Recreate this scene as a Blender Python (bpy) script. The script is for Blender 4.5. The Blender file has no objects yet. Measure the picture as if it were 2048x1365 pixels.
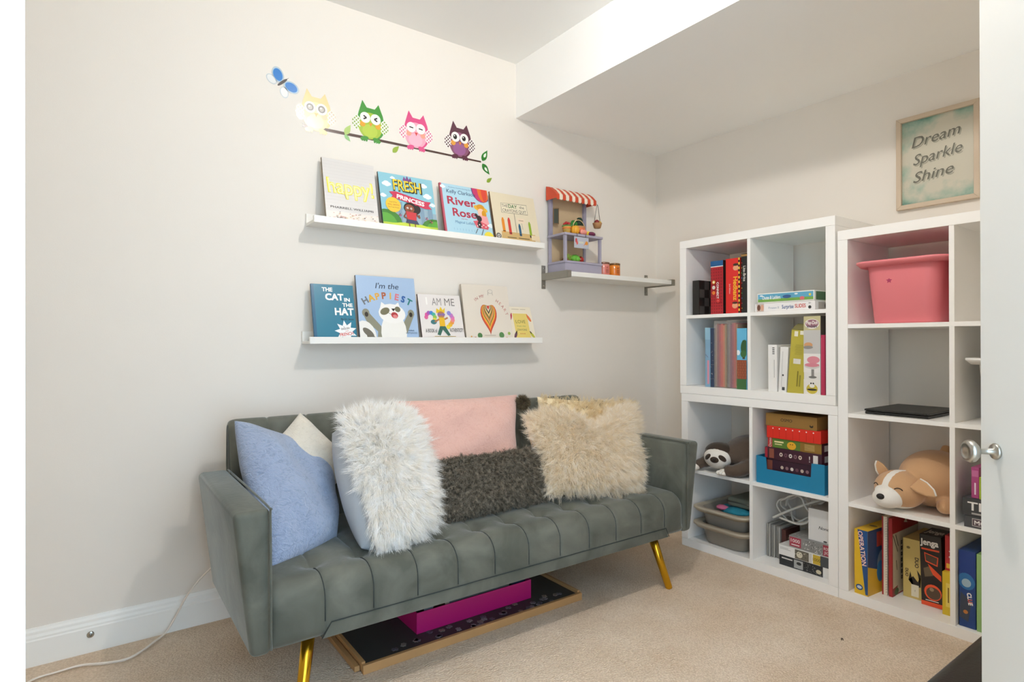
import bpy, bmesh, math, random
import numpy as np
from mathutils import Vector, Matrix
from mathutils.geometry import tessellate_polygon

# ------------------------------------------------------------------ camera
SC = bpy.context.scene
COL = SC.collection
F_PX = 1177.6
CAM = Vector((-2.81386, -2.41306, 1.02462))
FW = Vector((0.58228536, 0.81298252, 0.00178665))
RT = Vector((0.81298409, -0.58228152, -0.00225992))
UP = Vector((0.000796942, -0.00276843, 0.99999585))
cd = bpy.data.cameras.new('camera'); cam = bpy.data.objects.new('camera', cd); COL.objects.link(cam)
cd.sensor_width = 36.0; cd.lens = F_PX / 2048 * 36.0; cd.clip_start = 0.02
cam.matrix_world = Matrix(((RT.x, UP.x, -FW.x, CAM.x), (RT.y, UP.y, -FW.y, CAM.y), (RT.z, UP.z, -FW.z, CAM.z), (0, 0, 0, 1)))
SC.camera = cam

# ------------------------------------------------------------------ light and exposure
BULB = (-1.755, -1.53, 2.365)        # bare ceiling bulb of the room
BULB_STRENGTH = 730.0
SKY = (0.56, 0.78, 1.0); SKY_STRENGTH = 3.5   # daylight of the bright hall, coming in through the doorway
w = bpy.data.worlds.new('daylight'); SC.world = w; w.use_nodes = True
w.node_tree.nodes['Background'].inputs[0].default_value = (*SKY, 1)
w.node_tree.nodes['Background'].inputs[1].default_value = SKY_STRENGTH
SC.view_settings.view_transform = 'Standard'; SC.view_settings.look = 'None'
SC.view_settings.gamma = 1.0; SC.view_settings.use_curve_mapping = False
SC.view_settings.exposure = 0.50
SC.cycles.max_bounces = 14; SC.cycles.diffuse_bounces = 10

# ------------------------------------------------------------------ helpers
R = random.Random(7)
NP = np.random.default_rng(11)

def lin(c):
    if isinstance(c, str):
        c = c.lstrip('#'); c = tuple(int(c[i:i + 2], 16) / 255 for i in (0, 2, 4))
    return tuple(x / 12.92 if x <= 0.04045 else ((x + 0.055) / 1.055) ** 2.4 for x in c)

_M = {}
def mat(col, rough=0.5, spec=0.5, metal=0.0, var=0.0, vscale=40.0, bump=0.0, bscale=200.0, sheen=0.0, trans=0.0, coat=0.0, alpha=1.0):
    key = (col, rough, spec, metal, var, vscale, bump, bscale, sheen, trans, coat, alpha)
    if key in _M: return _M[key]
    m = bpy.data.materials.new('paint_' + col.lstrip('#')); m.use_nodes = True
    nt = m.node_tree; b = nt.nodes['Principled BSDF']
    c = lin(col)
    b.inputs['Base Color'].default_value = (*c, 1)
    b.inputs['Roughness'].default_value = rough
    b.inputs['Specular IOR Level'].default_value = spec
    b.inputs['Metallic'].default_value = metal
    if coat: b.inputs['Coat Weight'].default_value = coat; b.inputs['Coat Roughness'].default_value = 0.1
    if sheen:
        b.inputs['Sheen Weight'].default_value = sheen; b.inputs['Sheen Roughness'].default_value = 0.4
    if trans: b.inputs['Transmission Weight'].default_value = trans
    if alpha < 1: b.inputs['Alpha'].default_value = alpha
    if var or bump:
        tc = nt.nodes.new('ShaderNodeTexCoord')
    if var:
        n = nt.nodes.new('ShaderNodeTexNoise'); n.inputs['Scale'].default_value = vscale; n.inputs['Detail'].default_value = 4
        nt.links.new(tc.outputs['Object'], n.inputs['Vector'])
        mx = nt.nodes.new('ShaderNodeMix'); mx.data_type = 'RGBA'
        mx.inputs['A'].default_value = (*[max(0, x * (1 - var)) for x in c], 1)
        mx.inputs['B'].default_value = (*[min(1, x * (1 + var)) for x in c], 1)
        nt.links.new(n.outputs['Fac'], mx.inputs['Factor']); nt.links.new(mx.outputs['Result'], b.inputs['Base Color'])
    if bump:
        n2 = nt.nodes.new('ShaderNodeTexNoise'); n2.inputs['Scale'].default_value = bscale; n2.inputs['Detail'].default_value = 3
        nt.links.new(tc.outputs['Object'], n2.inputs['Vector'])
        bp = nt.nodes.new('ShaderNodeBump'); bp.inputs['Strength'].default_value = bump; bp.inputs['Distance'].default_value = 0.004
        nt.links.new(n2.outputs['Fac'], bp.inputs['Height']); nt.links.new(bp.outputs['Normal'], b.inputs['Normal'])
    _M[key] = m
    return m

def world_loc(o):
    v = Vector((0, 0, 0))
    while o is not None: v = v + o.location; o = o.parent
    return v

def raw(name, V, Fc, mats, parent=None, smooth=False, midx=None):
    """one mesh object from world-space vertices"""
    V = np.asarray(V, dtype=np.float64)
    if parent is not None: V = V - np.array(world_loc(parent))
    me = bpy.data.meshes.new(name)
    me.from_pydata(V.tolist(), [], Fc)
    if not isinstance(mats, (list, tuple)): mats = [mats]
    for m in mats: me.materials.append(m)
    if midx is not None: me.polygons.foreach_set('material_index', midx)
    if smooth: me.polygons.foreach_set('use_smooth', [True] * len(me.polygons))
    me.update()
    o = bpy.data.objects.new(name, me); COL.objects.link(o)
    if parent is not None: o.parent = parent
    return o

def fast(name, V, T, m, parent, smooth=True):
    """triangle soup through numpy"""
    V = np.asarray(V, np.float32) - np.array(world_loc(parent), np.float32)
    me = bpy.data.meshes.new(name); me.vertices.add(len(V)); me.vertices.foreach_set('co', V.ravel())
    me.loops.add(T.size); me.loops.foreach_set('vertex_index', T.ravel().astype(np.int32))
    me.polygons.add(len(T)); me.polygons.foreach_set('loop_start', np.arange(0, T.size, 3, dtype=np.int32))
    me.polygons.foreach_set('loop_total', np.full(len(T), 3, np.int32))
    me.polygons.foreach_set('use_smooth', np.full(len(T), smooth))
    me.update(calc_edges=True); me.materials.append(m)
    o = bpy.data.objects.new(name, me); COL.objects.link(o); o.parent = parent
    return o

def tag(o, label, cat, group=None):
    o['label'] = label; o['category'] = cat
    if group: o['group'] = group
    return o

def thing(name, label, cat, loc, group=None):
    o = bpy.data.objects.new(name, None); o.location = loc; o.empty_display_size = 0.05; COL.objects.link(o)
    return tag(o, label, cat, group)

def struct(o): o['kind'] = 'structure'; return o

BOXF = [(0, 3, 2, 1), (4, 5, 6, 7), (0, 1, 5, 4), (1, 2, 6, 5), (2, 3, 7, 6), (3, 0, 4, 7)]
def bevel_data(V, Fc, bev, seg=2):
    bm = bmesh.new(); vs = [bm.verts.new(v) for v in V]
    for f in Fc: bm.faces.new([vs[i] for i in f])
    bmesh.ops.recalc_face_normals(bm, faces=bm.faces)
    if bev > 0: bmesh.ops.bevel(bm, geom=bm.edges[:], offset=bev, segments=seg, profile=0.5, affect='EDGES', clamp_overlap=True)
    bm.verts.index_update()
    V2 = [tuple(v.co) for v in bm.verts]; F2 = [tuple(v.index for v in f.verts) for f in bm.faces]
    bm.free(); return V2, F2

class Frame:
    """local axes: U to the viewer's right, V up, N towards the viewer"""
    def __init__(s, O, U=(1, 0, 0), V=(0, 0, 1), N=None):
        s.O, s.U, s.V = Vector(O), Vector(U).normalized(), Vector(V).normalized()
        s.N = Vector(N).normalized() if N is not None else s.U.cross(s.V).normalized()
    def __call__(s, u, v, n=0.0): return s.O + s.U * u + s.V * v + s.N * n
    def shift(s, u, v, n): return Frame(s(u, v, n), s.U, s.V, s.N)
    def side(s, w, depth):       # right-hand face: its U runs away from the viewer
        return Frame(s(w, 0, 0), -s.N, s.V, s.U)
    def top(s, h): return Frame(s(0, h, 0), s.U, -s.N, s.V)

def boxd(fr, u0, u1, v0, v1, n0, n1, bev=0.0, seg=2):
    P = [fr(u0, v0, n0), fr(u1, v0, n0), fr(u1, v0, n1), fr(u0, v0, n1), fr(u0, v1, n0), fr(u1, v1, n0), fr(u1, v1, n1), fr(u0, v1, n1)]
    return bevel_data(P, BOXF, bev, seg)
WF = Frame((0, 0, 0), (1, 0, 0), (0, 1, 0), (0, 0, 1))
def box(name, x0, x1, y0, y1, z0, z1, m, parent=None, bev=0.0, seg=2, smooth=False):
    V, Fc = boxd(WF, min(x0, x1), max(x0, x1), min(y0, y1), max(y0, y1), min(z0, z1), max(z0, z1), bev, seg)
    return raw(name, V, Fc, m, parent, smooth)
def fbox(name, fr, u0, u1, v0, v1, n0, n1, m, parent=None, bev=0.0, seg=2, smooth=False):
    V, Fc = boxd(fr, u0, u1, v0, v1, n0, n1, bev, seg)
    return raw(name, V, Fc, m, parent, smooth)

def merge(parts):
    V, Fc = [], []
    for v, f in parts:
        k = len(V); V += [tuple(p) for p in v]; Fc += [tuple(i + k for i in q) for q in f]
    return V, Fc

def tube(pts, rad, n=8, cap=True):
    pts = [Vector(p) for p in pts]; V, Fc = [], []
    rads = rad if isinstance(rad, (list, tuple)) else [rad] * len(pts)
    up = Vector((0.3, 0.5, 0.81)).normalized(); prev = None
    for i, p in enumerate(pts):
        d = (pts[min(i + 1, len(pts) - 1)] - pts[max(i - 1, 0)]).normalized()
        a = (prev - d * prev.dot(d)) if prev is not None else d.cross(up)
        if a.length < 1e-5: a = d.cross(Vector((1, 0, 0)))
        a.normalize(); b = d.cross(a); prev = a
        for k in range(n):
            t = 2 * math.pi * k / n; V.append(tuple(p + (a * math.cos(t) + b * math.sin(t)) * rads[i]))
    for i in range(len(pts) - 1):
        for k in range(n): Fc.append((i * n + k, i * n + (k + 1) % n, (i + 1) * n + (k + 1) % n, (i + 1) * n + k))
    if cap: Fc += [tuple(reversed(range(n))), tuple(range((len(pts) - 1) * n, len(pts) * n))]
    return V, Fc

def spline(pts, n=10):
    P = [Vector(p) for p in pts]; P = [2 * P[0] - P[1]] + P + [2 * P[-1] - P[-2]]; out = []
    for i in range(1, len(P) - 2):
        for k in range(n):
            t = k / n; a, b, c, d = P[i - 1], P[i], P[i + 1], P[i + 2]
            out.append(0.5 * (2 * b + (c - a) * t + (2 * a - 5 * b + 4 * c - d) * t * t + (3 * b - a - 3 * c + d) * t ** 3))
    out.append(P[-2]); return out

def lathe(prof, n=20, axis=None):
    """prof: list of (radius, height); axis: Frame whose V is the axis"""
    fr = axis or Frame((0, 0, 0)); V, Fc = [], []
    for r, h in prof:
        for k in range(n):
            t = 2 * math.pi * k / n; V.append(tuple(fr(r * math.cos(t), h, r * math.sin(t))))
    m = len(prof)
    for i in range(m - 1):
        for k in range(n): Fc.append((i * n + k, (i + 1) * n + k, (i + 1) * n + (k + 1) % n, i * n + (k + 1) % n))
    Fc += [tuple(range(n)), tuple(reversed(range((m - 1) * n, m * n)))]
    return V, Fc

def ellipsoid(c, r, n=16, m=10, rot=None, noise=0.0):
    V, Fc = [], []; c = Vector(c); rot = rot or Matrix.Identity(3)
    V.append(tuple(c + rot @ Vector((0, 0, -r[2]))))
    for i in range(1, m):
        a = -math.pi / 2 + math.pi * i / m
        for k in range(n):
            t = 2 * math.pi * k / n; s = 1 + R.uniform(-noise, noise)
            V.append(tuple(c + rot @ Vector((r[0] * math.cos(a) * math.cos(t) * s, r[1] * math.cos(a) * math.sin(t) * s, r[2] * math.sin(a) * s))))
    V.append(tuple(c + rot @ Vector((0, 0, r[2]))))
    for k in range(n): Fc.append((0, 1 + (k + 1) % n, 1 + k))
    for i in range(m - 2):
        for k in range(n): Fc.append((1 + i * n + k, 1 + i * n + (k + 1) % n, 1 + (i + 1) * n + (k + 1) % n, 1 + (i + 1) * n + k))
    e = len(V) - 1; b = 1 + (m - 2) * n
    for k in range(n): Fc.append((b + k, b + (k + 1) % n, e))
    return V, Fc

def extrude_x(prof, x0, x1):
    """closed (y,z) profile swept along x"""
    n = len(prof); V = [(x0, y, z) for y, z in prof] + [(x1, y, z) for y, z in prof]
    Fc = [(i, (i + 1) % n, n + (i + 1) % n, n + i) for i in range(n)] + [tuple(reversed(range(n))), tuple(range(n, 2 * n))]
    return bevel_data(V, Fc, 0)

def prism(fr, pts, n0, n1, bev=0.0):
    n = len(pts); V = [fr(u, v, n0) for u, v in pts] + [fr(u, v, n1) for u, v in pts]
    Fc = [tuple(reversed(range(n))), tuple(range(n, 2 * n))] + [(i, (i + 1) % n, n + (i + 1) % n, n + i) for i in range(n)]
    return bevel_data(V, Fc, bev)

def voxel(parts, size, smooth_iter=8):
    """one continuous skin over overlapping shapes -> (verts, faces)"""
    V, Fc = merge(parts); me = bpy.data.meshes.new('tmp'); me.from_pydata([tuple(v) for v in V], [], Fc); me.update()
    o = bpy.data.objects.new('tmp', me); COL.objects.link(o)
    md = o.modifiers.new('r', 'REMESH'); md.mode = 'VOXEL'; md.voxel_size = size
    sm = o.modifiers.new('s', 'SMOOTH'); sm.iterations = smooth_iter; sm.factor = 0.5
    dg = bpy.context.evaluated_depsgraph_get(); ev = o.evaluated_get(dg); me2 = ev.to_mesh()
    V2 = [tuple(v.co) for v in me2.vertices]; F2 = [tuple(p.vertices) for p in me2.polygons]
    ev.to_mesh_clear(); bpy.data.objects.remove(o); bpy.data.meshes.remove(me)
    return V2, F2

# ---- lettering and flat print
_T = {}
def glyphs(s, shear=0.0, bold=0.0):
    key = (s, shear, bold)
    if key in _T: return _T[key]
    cu = bpy.data.curves.new('t', 'FONT'); cu.body = s; cu.size = 1.0; cu.shear = shear; cu.offset = bold; cu.resolution_u = 3
    cu.fill_mode = 'FRONT'
    o = bpy.data.objects.new('t', cu); COL.objects.link(o)
    dg = bpy.context.evaluated_depsgraph_get(); ev = o.evaluated_get(dg); me = ev.to_mesh()
    V = [(v.co.x, v.co.y) for v in me.vertices]; Fc = [tuple(p.vertices) for p in me.polygons]
    ev.to_mesh_clear(); bpy.data.objects.remove(o); bpy.data.curves.remove(cu)
    _T[key] = (V, Fc); return _T[key]

class Print:
    """flat ink on one face of a thing; shapes are laid over each other in order"""
    def __init__(s, fr, w=1.0, h=1.0, sx=None, rough=0.35, lift=0.0003, clip=False):
        s.fr, s.w, s.h = fr, w, h; s.V, s.F, s.mi, s.mats = [], [], [], []; s.n = lift; s.rough = rough; s.clip = clip
    def _m(s, col):
        m = mat(col, s.rough) if isinstance(col, str) else col
        if m not in s.mats: s.mats.append(m)
        return s.mats.index(m)
    def add(s, P2, faces, col):
        if s.clip and any(u < 0 or u > 1 or v < 0 or v > 1 for u, v in P2):
            Q, G = [], []
            for f in faces:
                pg = [P2[j] for j in f]
                for ax, lim, sg in ((0, 0, 1), (0, 1, -1), (1, 0, 1), (1, 1, -1)):
                    out = []
                    for a, b in zip(pg, pg[1:] + pg[:1]):
                        da, db = sg * (a[ax] - lim), sg * (b[ax] - lim)
                        if da >= 0: out.append(a)
                        if da * db < 0: t = da / (da - db); out.append((a[0] + (b[0] - a[0]) * t, a[1] + (b[1] - a[1]) * t))
                    pg = out
                    if len(pg) < 3: break
                if len(pg) >= 3: G.append(tuple(range(len(Q), len(Q) + len(pg)))); Q += pg
            P2, faces = Q, G
            if not Q: return s
        k = len(s.V); s.n += 0.00006; i = s._m(col)
        for u, v in P2: s.V.append(tuple(s.fr(u * s.w, v * s.h, s.n)))
        for f in faces: s.F.append(tuple(j + k for j in f)); s.mi.append(i)
        return s
    def poly(s, pts, col):
        tr = tessellate_polygon([[Vector((a, b, 0)) for a, b in pts]])
        return s.add(pts, [tuple(t) for t in tr], col)
    def rect(s, u0, v0, u1, v1, col): return s.add([(u0, v0), (u1, v0), (u1, v1), (u0, v1)], [(0, 1, 2, 3)], col)
    def ell(s, cu, cv, ru, rv, col, rot=0.0, n=18, a0=0, a1=360):
        # radii in units of w; vertical scaled so circles stay round
        asp = s.w / s.h; c, sn = math.cos(math.radians(rot)), math.sin(math.radians(rot)); pts = []
        for k in range(n):
            t = math.radians(a0 + (a1 - a0) * k / (n if a1 - a0 == 360 else n - 1)); x, y = ru * math.cos(t), rv * math.sin(t)
            pts.append((cu + x * c - y * sn, cv + (x * sn + y * c) * asp))
        return s.add(pts, [tuple(range(n))], col)
    def line(s, pts, wd, col):
        asp = s.w / s.h
        for (a, b), (c, d) in zip(pts[:-1], pts[1:]):
            dx, dy = c - a, (d - b) / asp; L = math.hypot(dx, dy) or 1; nx, ny = -dy / L * wd / 2, dx / L * wd / 2
            s.add([(a + nx, b + ny * asp), (a - nx, b - ny * asp), (c - nx, d - ny * asp), (c + nx, d + ny * asp)], [(0, 1, 2, 3)], col)
        return s
    def text(s, t, u, v, h, col, fit=None, al='c', rot=0.0, shear=0.0, bold=0.0):
        """h = capital height as share of face height, fit = width as share of face width"""
        V, Fc = glyphs(t, shear, 0.0)
        if not V: return s
        up = abs(abs(rot) - 90) < 15      # upright lettering on a spine: sizes swap
        xs = [p[0] for p in V]; x0, x1 = min(xs), max(xs); sy = h * (s.w if up else s.h) / 0.72
        sx = sy if fit is None else fit * (s.h if up else s.w) / (x1 - x0)
        off = {'c': (x0 + x1) / 2, 'l': x0, 'r': x1}[al]; c, sn = math.cos(math.radians(rot)), math.sin(math.radians(rot))
        b = max(0.0, bold) * .8; cop = [(0, 0)] if b < .004 else [(-b, 0), (b, 0)] if b < .012 else [(-b, -b), (b, -b), (-b, b), (b, b), (0, 0)]
        n0 = s.n
        for ox, oy in cop:
            P = []
            for x, y in V:
                X, Y = (x - off + ox) * sx, (y - 0.36 + oy) * sy
                P.append((u + (X * c - Y * sn) / s.w, v + (X * sn + Y * c) / s.h))
            s.n = n0 + cop.index((ox, oy)) * .00001; s.add(P, Fc, col)
        return s
    def build(s, name, parent):
        if not s.V: return None
        o = raw(name, s.V, s.F, s.mats, parent, False, s.mi); o['kind'] = 'stuff'; return o
# ------------------------------------------------------------------ the room
def carpet_mat():
    m = bpy.data.materials.new('loop_carpet'); m.use_nodes = True; nt = m.node_tree; b = nt.nodes['Principled BSDF']
    b.inputs['Roughness'].default_value = 0.95; b.inputs['Specular IOR Level'].default_value = 0.1
    tc = nt.nodes.new('ShaderNodeTexCoord'); mp = nt.nodes.new('ShaderNodeMapping'); mp.inputs['Scale'].default_value = (1, 1.5, 1); mp.inputs['Rotation'].default_value = (0, 0, 0.5)
    nt.links.new(tc.outputs['Object'], mp.inputs['Vector'])
    vo = nt.nodes.new('ShaderNodeTexVoronoi'); vo.inputs['Scale'].default_value = 150; nt.links.new(mp.outputs['Vector'], vo.inputs['Vector'])
    no = nt.nodes.new('ShaderNodeTexNoise'); no.inputs['Scale'].default_value = 5; no.inputs['Detail'].default_value = 6; nt.links.new(tc.outputs['Object'], no.inputs['Vector'])
    r = nt.nodes.new('ShaderNodeValToRGB'); r.color_ramp.elements[0].color = (*lin('#e6d2ba'), 1); r.color_ramp.elements[1].color = (*lin('#f2e2ce'), 1)
    r.color_ramp.elements[0].position = 0.3; r.color_ramp.elements[1].position = 0.7
    nt.links.new(no.outputs['Fac'], r.inputs['Fac'])
    r2 = nt.nodes.new('ShaderNodeValToRGB'); r2.color_ramp.elements[0].color = (1, 1, 1, 1); r2.color_ramp.elements[1].color = (0.78, 0.74, 0.70, 1); r2.color_ramp.elements[1].position = 0.75
    nt.links.new(vo.outputs['Distance'], r2.inputs['Fac'])
    mx = nt.nodes.new('ShaderNodeMix'); mx.data_type = 'RGBA'; mx.blend_type = 'MULTIPLY'; mx.inputs['Factor'].default_value = 1
    nt.links.new(r.outputs['Color'], mx.inputs['A']); nt.links.new(r2.outputs['Color'], mx.inputs['B']); nt.links.new(mx.outputs['Result'], b.inputs['Base Color'])
    iv = nt.nodes.new('ShaderNodeMath'); iv.operation = 'SUBTRACT'; iv.inputs[0].default_value = 1; nt.links.new(vo.outputs['Distance'], iv.inputs[1])
    bp = nt.nodes.new('ShaderNodeBump'); bp.inputs['Strength'].default_value = 0.8; bp.inputs['Distance'].default_value = 0.004
    nt.links.new(iv.outputs[0], bp.inputs['Height']); nt.links.new(bp.outputs['Normal'], b.inputs['Normal'])
    return m

WALLM = mat('#e9e3da', 0.85, 0.3, var=0.015, vscale=3, bump=0.05, bscale=260)
CEILM = mat('#f6f5f2', 0.9, 0.2, var=0.01, vscale=3)
TRIMM = mat('#f4f3ee', 0.45, 0.4)
DOORM = mat('#d9d7d1', 0.45, 0.4, var=0.01, vscale=2)
CARPET = carpet_mat()
ZC, ZS, SX = 2.435, 2.161, -1.0575
XL, YF = -4.5, -2.47
struct(box('floor', XL - .12, 0.12, YF - 1.0, 0.12, -0.1, 0.0, CARPET))
struct(box('ceiling', XL - .12, 0.12, YF - .12, 0.12, ZC, ZC + 0.1, CEILM))
struct(box('wall_back', XL - .12, 0.12, 0.0, 0.12, 0.0, ZC, WALLM))
struct(box('wall_right', 0.0, 0.12, YF - .12, 0.0, 0.0, ZC, WALLM))
struct(box('wall_left', XL - .12, XL, YF - .12, 0.0, 0.0, ZC, WALLM))
struct(box('ceiling_bulkhead', SX, 0.0, YF, 0.0, ZS, ZC, CEILM))
HL, HR = -3.083, -1.966   # hinge lines of the double door
struct(raw('wall_front', *merge([boxd(WF, XL, HL - .03, YF - .12, YF, 0, ZC), boxd(WF, HR + .03, 0, YF - .12, YF, 0, ZC), boxd(WF, HL - .03, HR + .03, YF - .12, YF, 2.07, ZC)]), WALLM))
struct(raw('trim_1', *merge([boxd(WF, HL - .03, HL - .005, YF - .12, YF, 0, 2.07), boxd(WF, HR + .005, HR + .03, YF - .12, YF, 0, 2.07), boxd(WF, HL - .03, HR + .03, YF - .12, YF, 2.045, 2.07)]), TRIMM))
def base_prof(y0, s):  # skirting with a stepped, coved top
    return [(y0, 0), (y0 + s * .015, 0), (y0 + s * .015, .080), (y0 + s * .0125, .084), (y0 + s * .0125, .090), (y0 + s * .009, .098), (y0 + s * .0085, .106), (y0 + s * .005, .113), (y0 + s * .004, .118), (y0, .118)]
bb = struct(raw('baseboard_back', *extrude_x(base_prof(0, -1), XL, 0), TRIMM))
pr = [(x, z) for x, z in base_prof(0, -1)]
V, Fc = extrude_x(pr, YF, -0.016); struct(raw('baseboard_right', [(y, x, z) for x, y, z in V], Fc, TRIMM))
V, Fc = extrude_x(base_prof(XL, 1), YF, -0.016); struct(raw('baseboard_left', [(y, x, z) for x, y, z in V], Fc, TRIMM))

# ---- double door, both leaves standing open
STEEL = mat('#b8b5ad', 0.28, 0.5, metal=1.0)
def leaf(n, hinge, latch, side, knob):
    h, l = Vector((*hinge, 0)), Vector((*latch, 0)); d = (l - h).normalized(); N = Vector((0, 0, 1)).cross(d) * side
    fr = Frame(h + Vector((0, 0, .012)), d, (0, 0, 1), N); L = (l - h).length
    o = fbox('door_%d' % n, fr, 0, L, 0, 2.03, -.035, 0, DOORM, None, .0015); struct(o)
    for z in (.25, 1.0, 1.8):
        V, Fc = tube([fr(-.004, z, .004), fr(-.004, z + .09, .004)], .006, 8); raw('hinge', V, Fc, STEEL, o)
    if knob:
        kf = Frame(fr(L - .040, .832, 0), d, N, (0, 0, 1))
        V, Fc = lathe([(.0, 0), (.0125, 0), (.0135, .002), (.012, .005), (.005, .0065), (.0045, .026), (.006, .029), (.013, .031), (.0178, .036), (.0185, .041), (.0165, .045), (.012, .047), (.0112, .0462), (.004, .0475), (0.0001, .0475)], 28, kf)
        raw('knob', V, Fc, STEEL, o, True)
    return o
leaf(1, (HL, YF), (-2.8444, -1.9635), -1, False)
leaf(2, (HR, YF), (-1.585, -2.063), 1, True)

# ---- ceiling lamp with a bare bulb (above the picture)
lamp = thing('ceiling_lamp', 'bare round bulb in a white ceiling holder', 'lamp', (BULB[0], BULB[1], ZC))
lf = Frame((BULB[0], BULB[1], ZC), (1, 0, 0), (0, 0, -1), (0, 1, 0))
raw('lamp_holder', *lathe([(.0001, 0), (.055, 0), (.055, .012), (.03, .02), (.022, .03), (.02, .036), (.0001, .036)], 24, lf), TRIMM, lamp, True)
em = bpy.data.materials.new('lit_bulb'); em.use_nodes = True; nt = em.node_tree; nt.nodes.clear()
e = nt.nodes.new('ShaderNodeEmission'); e.inputs[0].default_value = (1.0, 0.955, 0.915, 1); e.inputs[1].default_value = BULB_STRENGTH
ou = nt.nodes.new('ShaderNodeOutputMaterial'); nt.links.new(e.outputs[0], ou.inputs[0])
raw('bulb', *ellipsoid(BULB, (.03, .03, .03), 16, 10), em, lamp, True)

# ---- small round cable jack on the skirting
jk = thing('cable_jack', 'small round metal cable jack set in the white baseboard', 'jack', (-2.814, -.0155, .06))
jf = Frame((-2.814, -.0152, .06), (1, 0, 0), (0, -1, 0), (0, 0, 1))
raw('flange', *lathe([(.0001, 0), (.0105, 0), (.0105, .0015), (.008, .003), (.0001, .003)], 20, jf), STEEL, jk, True)
raw('socket', *lathe([(.0001, .003), (.0045, .003), (.0045, .008), (.003, .009), (.0001, .009)], 12, jf), mat('#8c8a84', .35, metal=1), jk, True)

# ---- white cord
cw = mat('#efe6da', 0.5)
pts = [(-3.02, -.20, .005), (-2.96, -.118, .005), (-2.90, -.108, .005), (-2.841, -.106, .005), (-2.78, -.135, .005), (-2.724, -.148, .005), (-2.68, -.12, .005), (-2.64, -.075, .006), (-2.60, -.034, .012), (-2.565, -.026, .065), (-2.535, -.03, .122), (-2.497, -.035, .17), (-2.452, -.04, .212), (-2.40, -.05, .25)]
c1 = thing('electric_cord', 'thin off-white twin cord running up the baseboard behind the sofa', 'cord', (-2.84, -.11, 0))
s1 = spline(pts, 8)
raw('wire', *tube(s1, .0028, 8), cw, c1, True)
raw('wire', *tube([p + Vector((.002, -.004, .0045 * min(1, i / 30))) for i, p in enumerate(s1)], .0028, 8), cw, c1, True)

# ------------------------------------------------------------------ sofa
def velvet():
    m = bpy.data.materials.new('grey_velvet'); m.use_nodes = True; nt = m.node_tree; b = nt.nodes['Principled BSDF']
    b.inputs['Roughness'].default_value = 0.75; b.inputs['Specular IOR Level'].default_value = 0.25
    b.inputs['Sheen Weight'].default_value = 0.55; b.inputs['Sheen Roughness'].default_value = 0.35; b.inputs['Sheen Tint'].default_value = (.75, .8, .8, 1)
    tc = nt.nodes.new('ShaderNodeTexCoord')
    n = nt.nodes.new('ShaderNodeTexNoise'); n.inputs['Scale'].default_value = 7; n.inputs['Detail'].default_value = 5; n.inputs['Distortion'].default_value = 0.8
    nt.links.new(tc.outputs['Object'], n.inputs['Vector'])
    r = nt.nodes.new('ShaderNodeValToRGB'); r.color_ramp.elements[0].position = .35; r.color_ramp.elements[1].position = .68
    r.color_ramp.elements[0].color = (*lin('#52544b'), 1); r.color_ramp.elements[1].color = (*lin('#6c6d63'), 1)
    nt.links.new(n.outputs['Fac'], r.inputs['Fac']); nt.links.new(r.outputs['Color'], b.inputs['Base Color'])
    n2 = nt.nodes.new('ShaderNodeTexNoise'); n2.inputs['Scale'].default_value = 60; n2.inputs['Detail'].default_value = 4
    nt.links.new(tc.outputs['Object'], n2.inputs['Vector'])
    bp = nt.nodes.new('ShaderNodeBump'); bp.inputs['Strength'].default_value = .12; bp.inputs['Distance'].default_value = .006
    nt.links.new(n2.outputs['Fac'], bp.inputs['Height']); nt.links.new(bp.outputs['Normal'], b.inputs['Normal'])
    return m
VEL = velvet(); SEAMM = mat('#2f3432', 0.9); GOLD = mat('#d9a92e', 0.22, metal=1.0)
SX0, SX1, SYF, SCX = -2.437, -0.788, -0.82, -1.6125
sofa = thing('sofa', 'grey-green velvet futon sofa with tufted seat and splayed gold legs', 'sofa', (SCX, -.5, 0))
SEAMS = [-2.296 + .1389 * k for k in range(11)]
def channelled(name, prof, x0, x1, seams, depth, puff, tufts, closed_ends=True):
    """cushion with stitched channels: prof = list of (y, z, ny, nz, amount)"""
    edges = [x0] + [s for s in seams if x0 + .03 < s < x1 - .03] + [x1]; xs = []
    for a, b in zip(edges[:-1], edges[1:]):
        for t in (0, .018, .05, .11, .2, .33, .5, .67, .8, .89, .95, .982): xs.append((a + (b - a) * t, t))
    xs.append((x1, 1.0)); n = len(prof); V, Fc = [], []
    for x, t in xs:
        e = min(t, 1 - t); at_end = min(x - x0, x1 - x)
        g = -depth * math.exp(-(e / .03) ** 2) + puff * math.sin(math.pi * min(1, max(0, t))) ** .7
        rd = .022; endr = 0.0
        if at_end < rd: endr = rd - math.sqrt(max(0, rd * rd - (rd - at_end) ** 2)); g = min(g, 0)
        for y, z, ny, nz, am in prof:
            d = g * am - endr * am
            for tx, ty, tz in tufts:
                q = (x - tx) ** 2 + (y - ty) ** 2 + (z - tz) ** 2
                if q < .02: d -= .020 * math.exp(-q / .0009)
            V.append((x, y + ny * d, z + nz * d))
    m = len(xs)
    for i in range(m - 1):
        for k in range(n): Fc.append((i * n + k, i * n + (k + 1) % n, (i + 1) * n + (k + 1) % n, (i + 1) * n + k))
    Fc += [tuple(range(n)), tuple(reversed(range((m - 1) * n, m * n)))]
    return V, Fc
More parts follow.
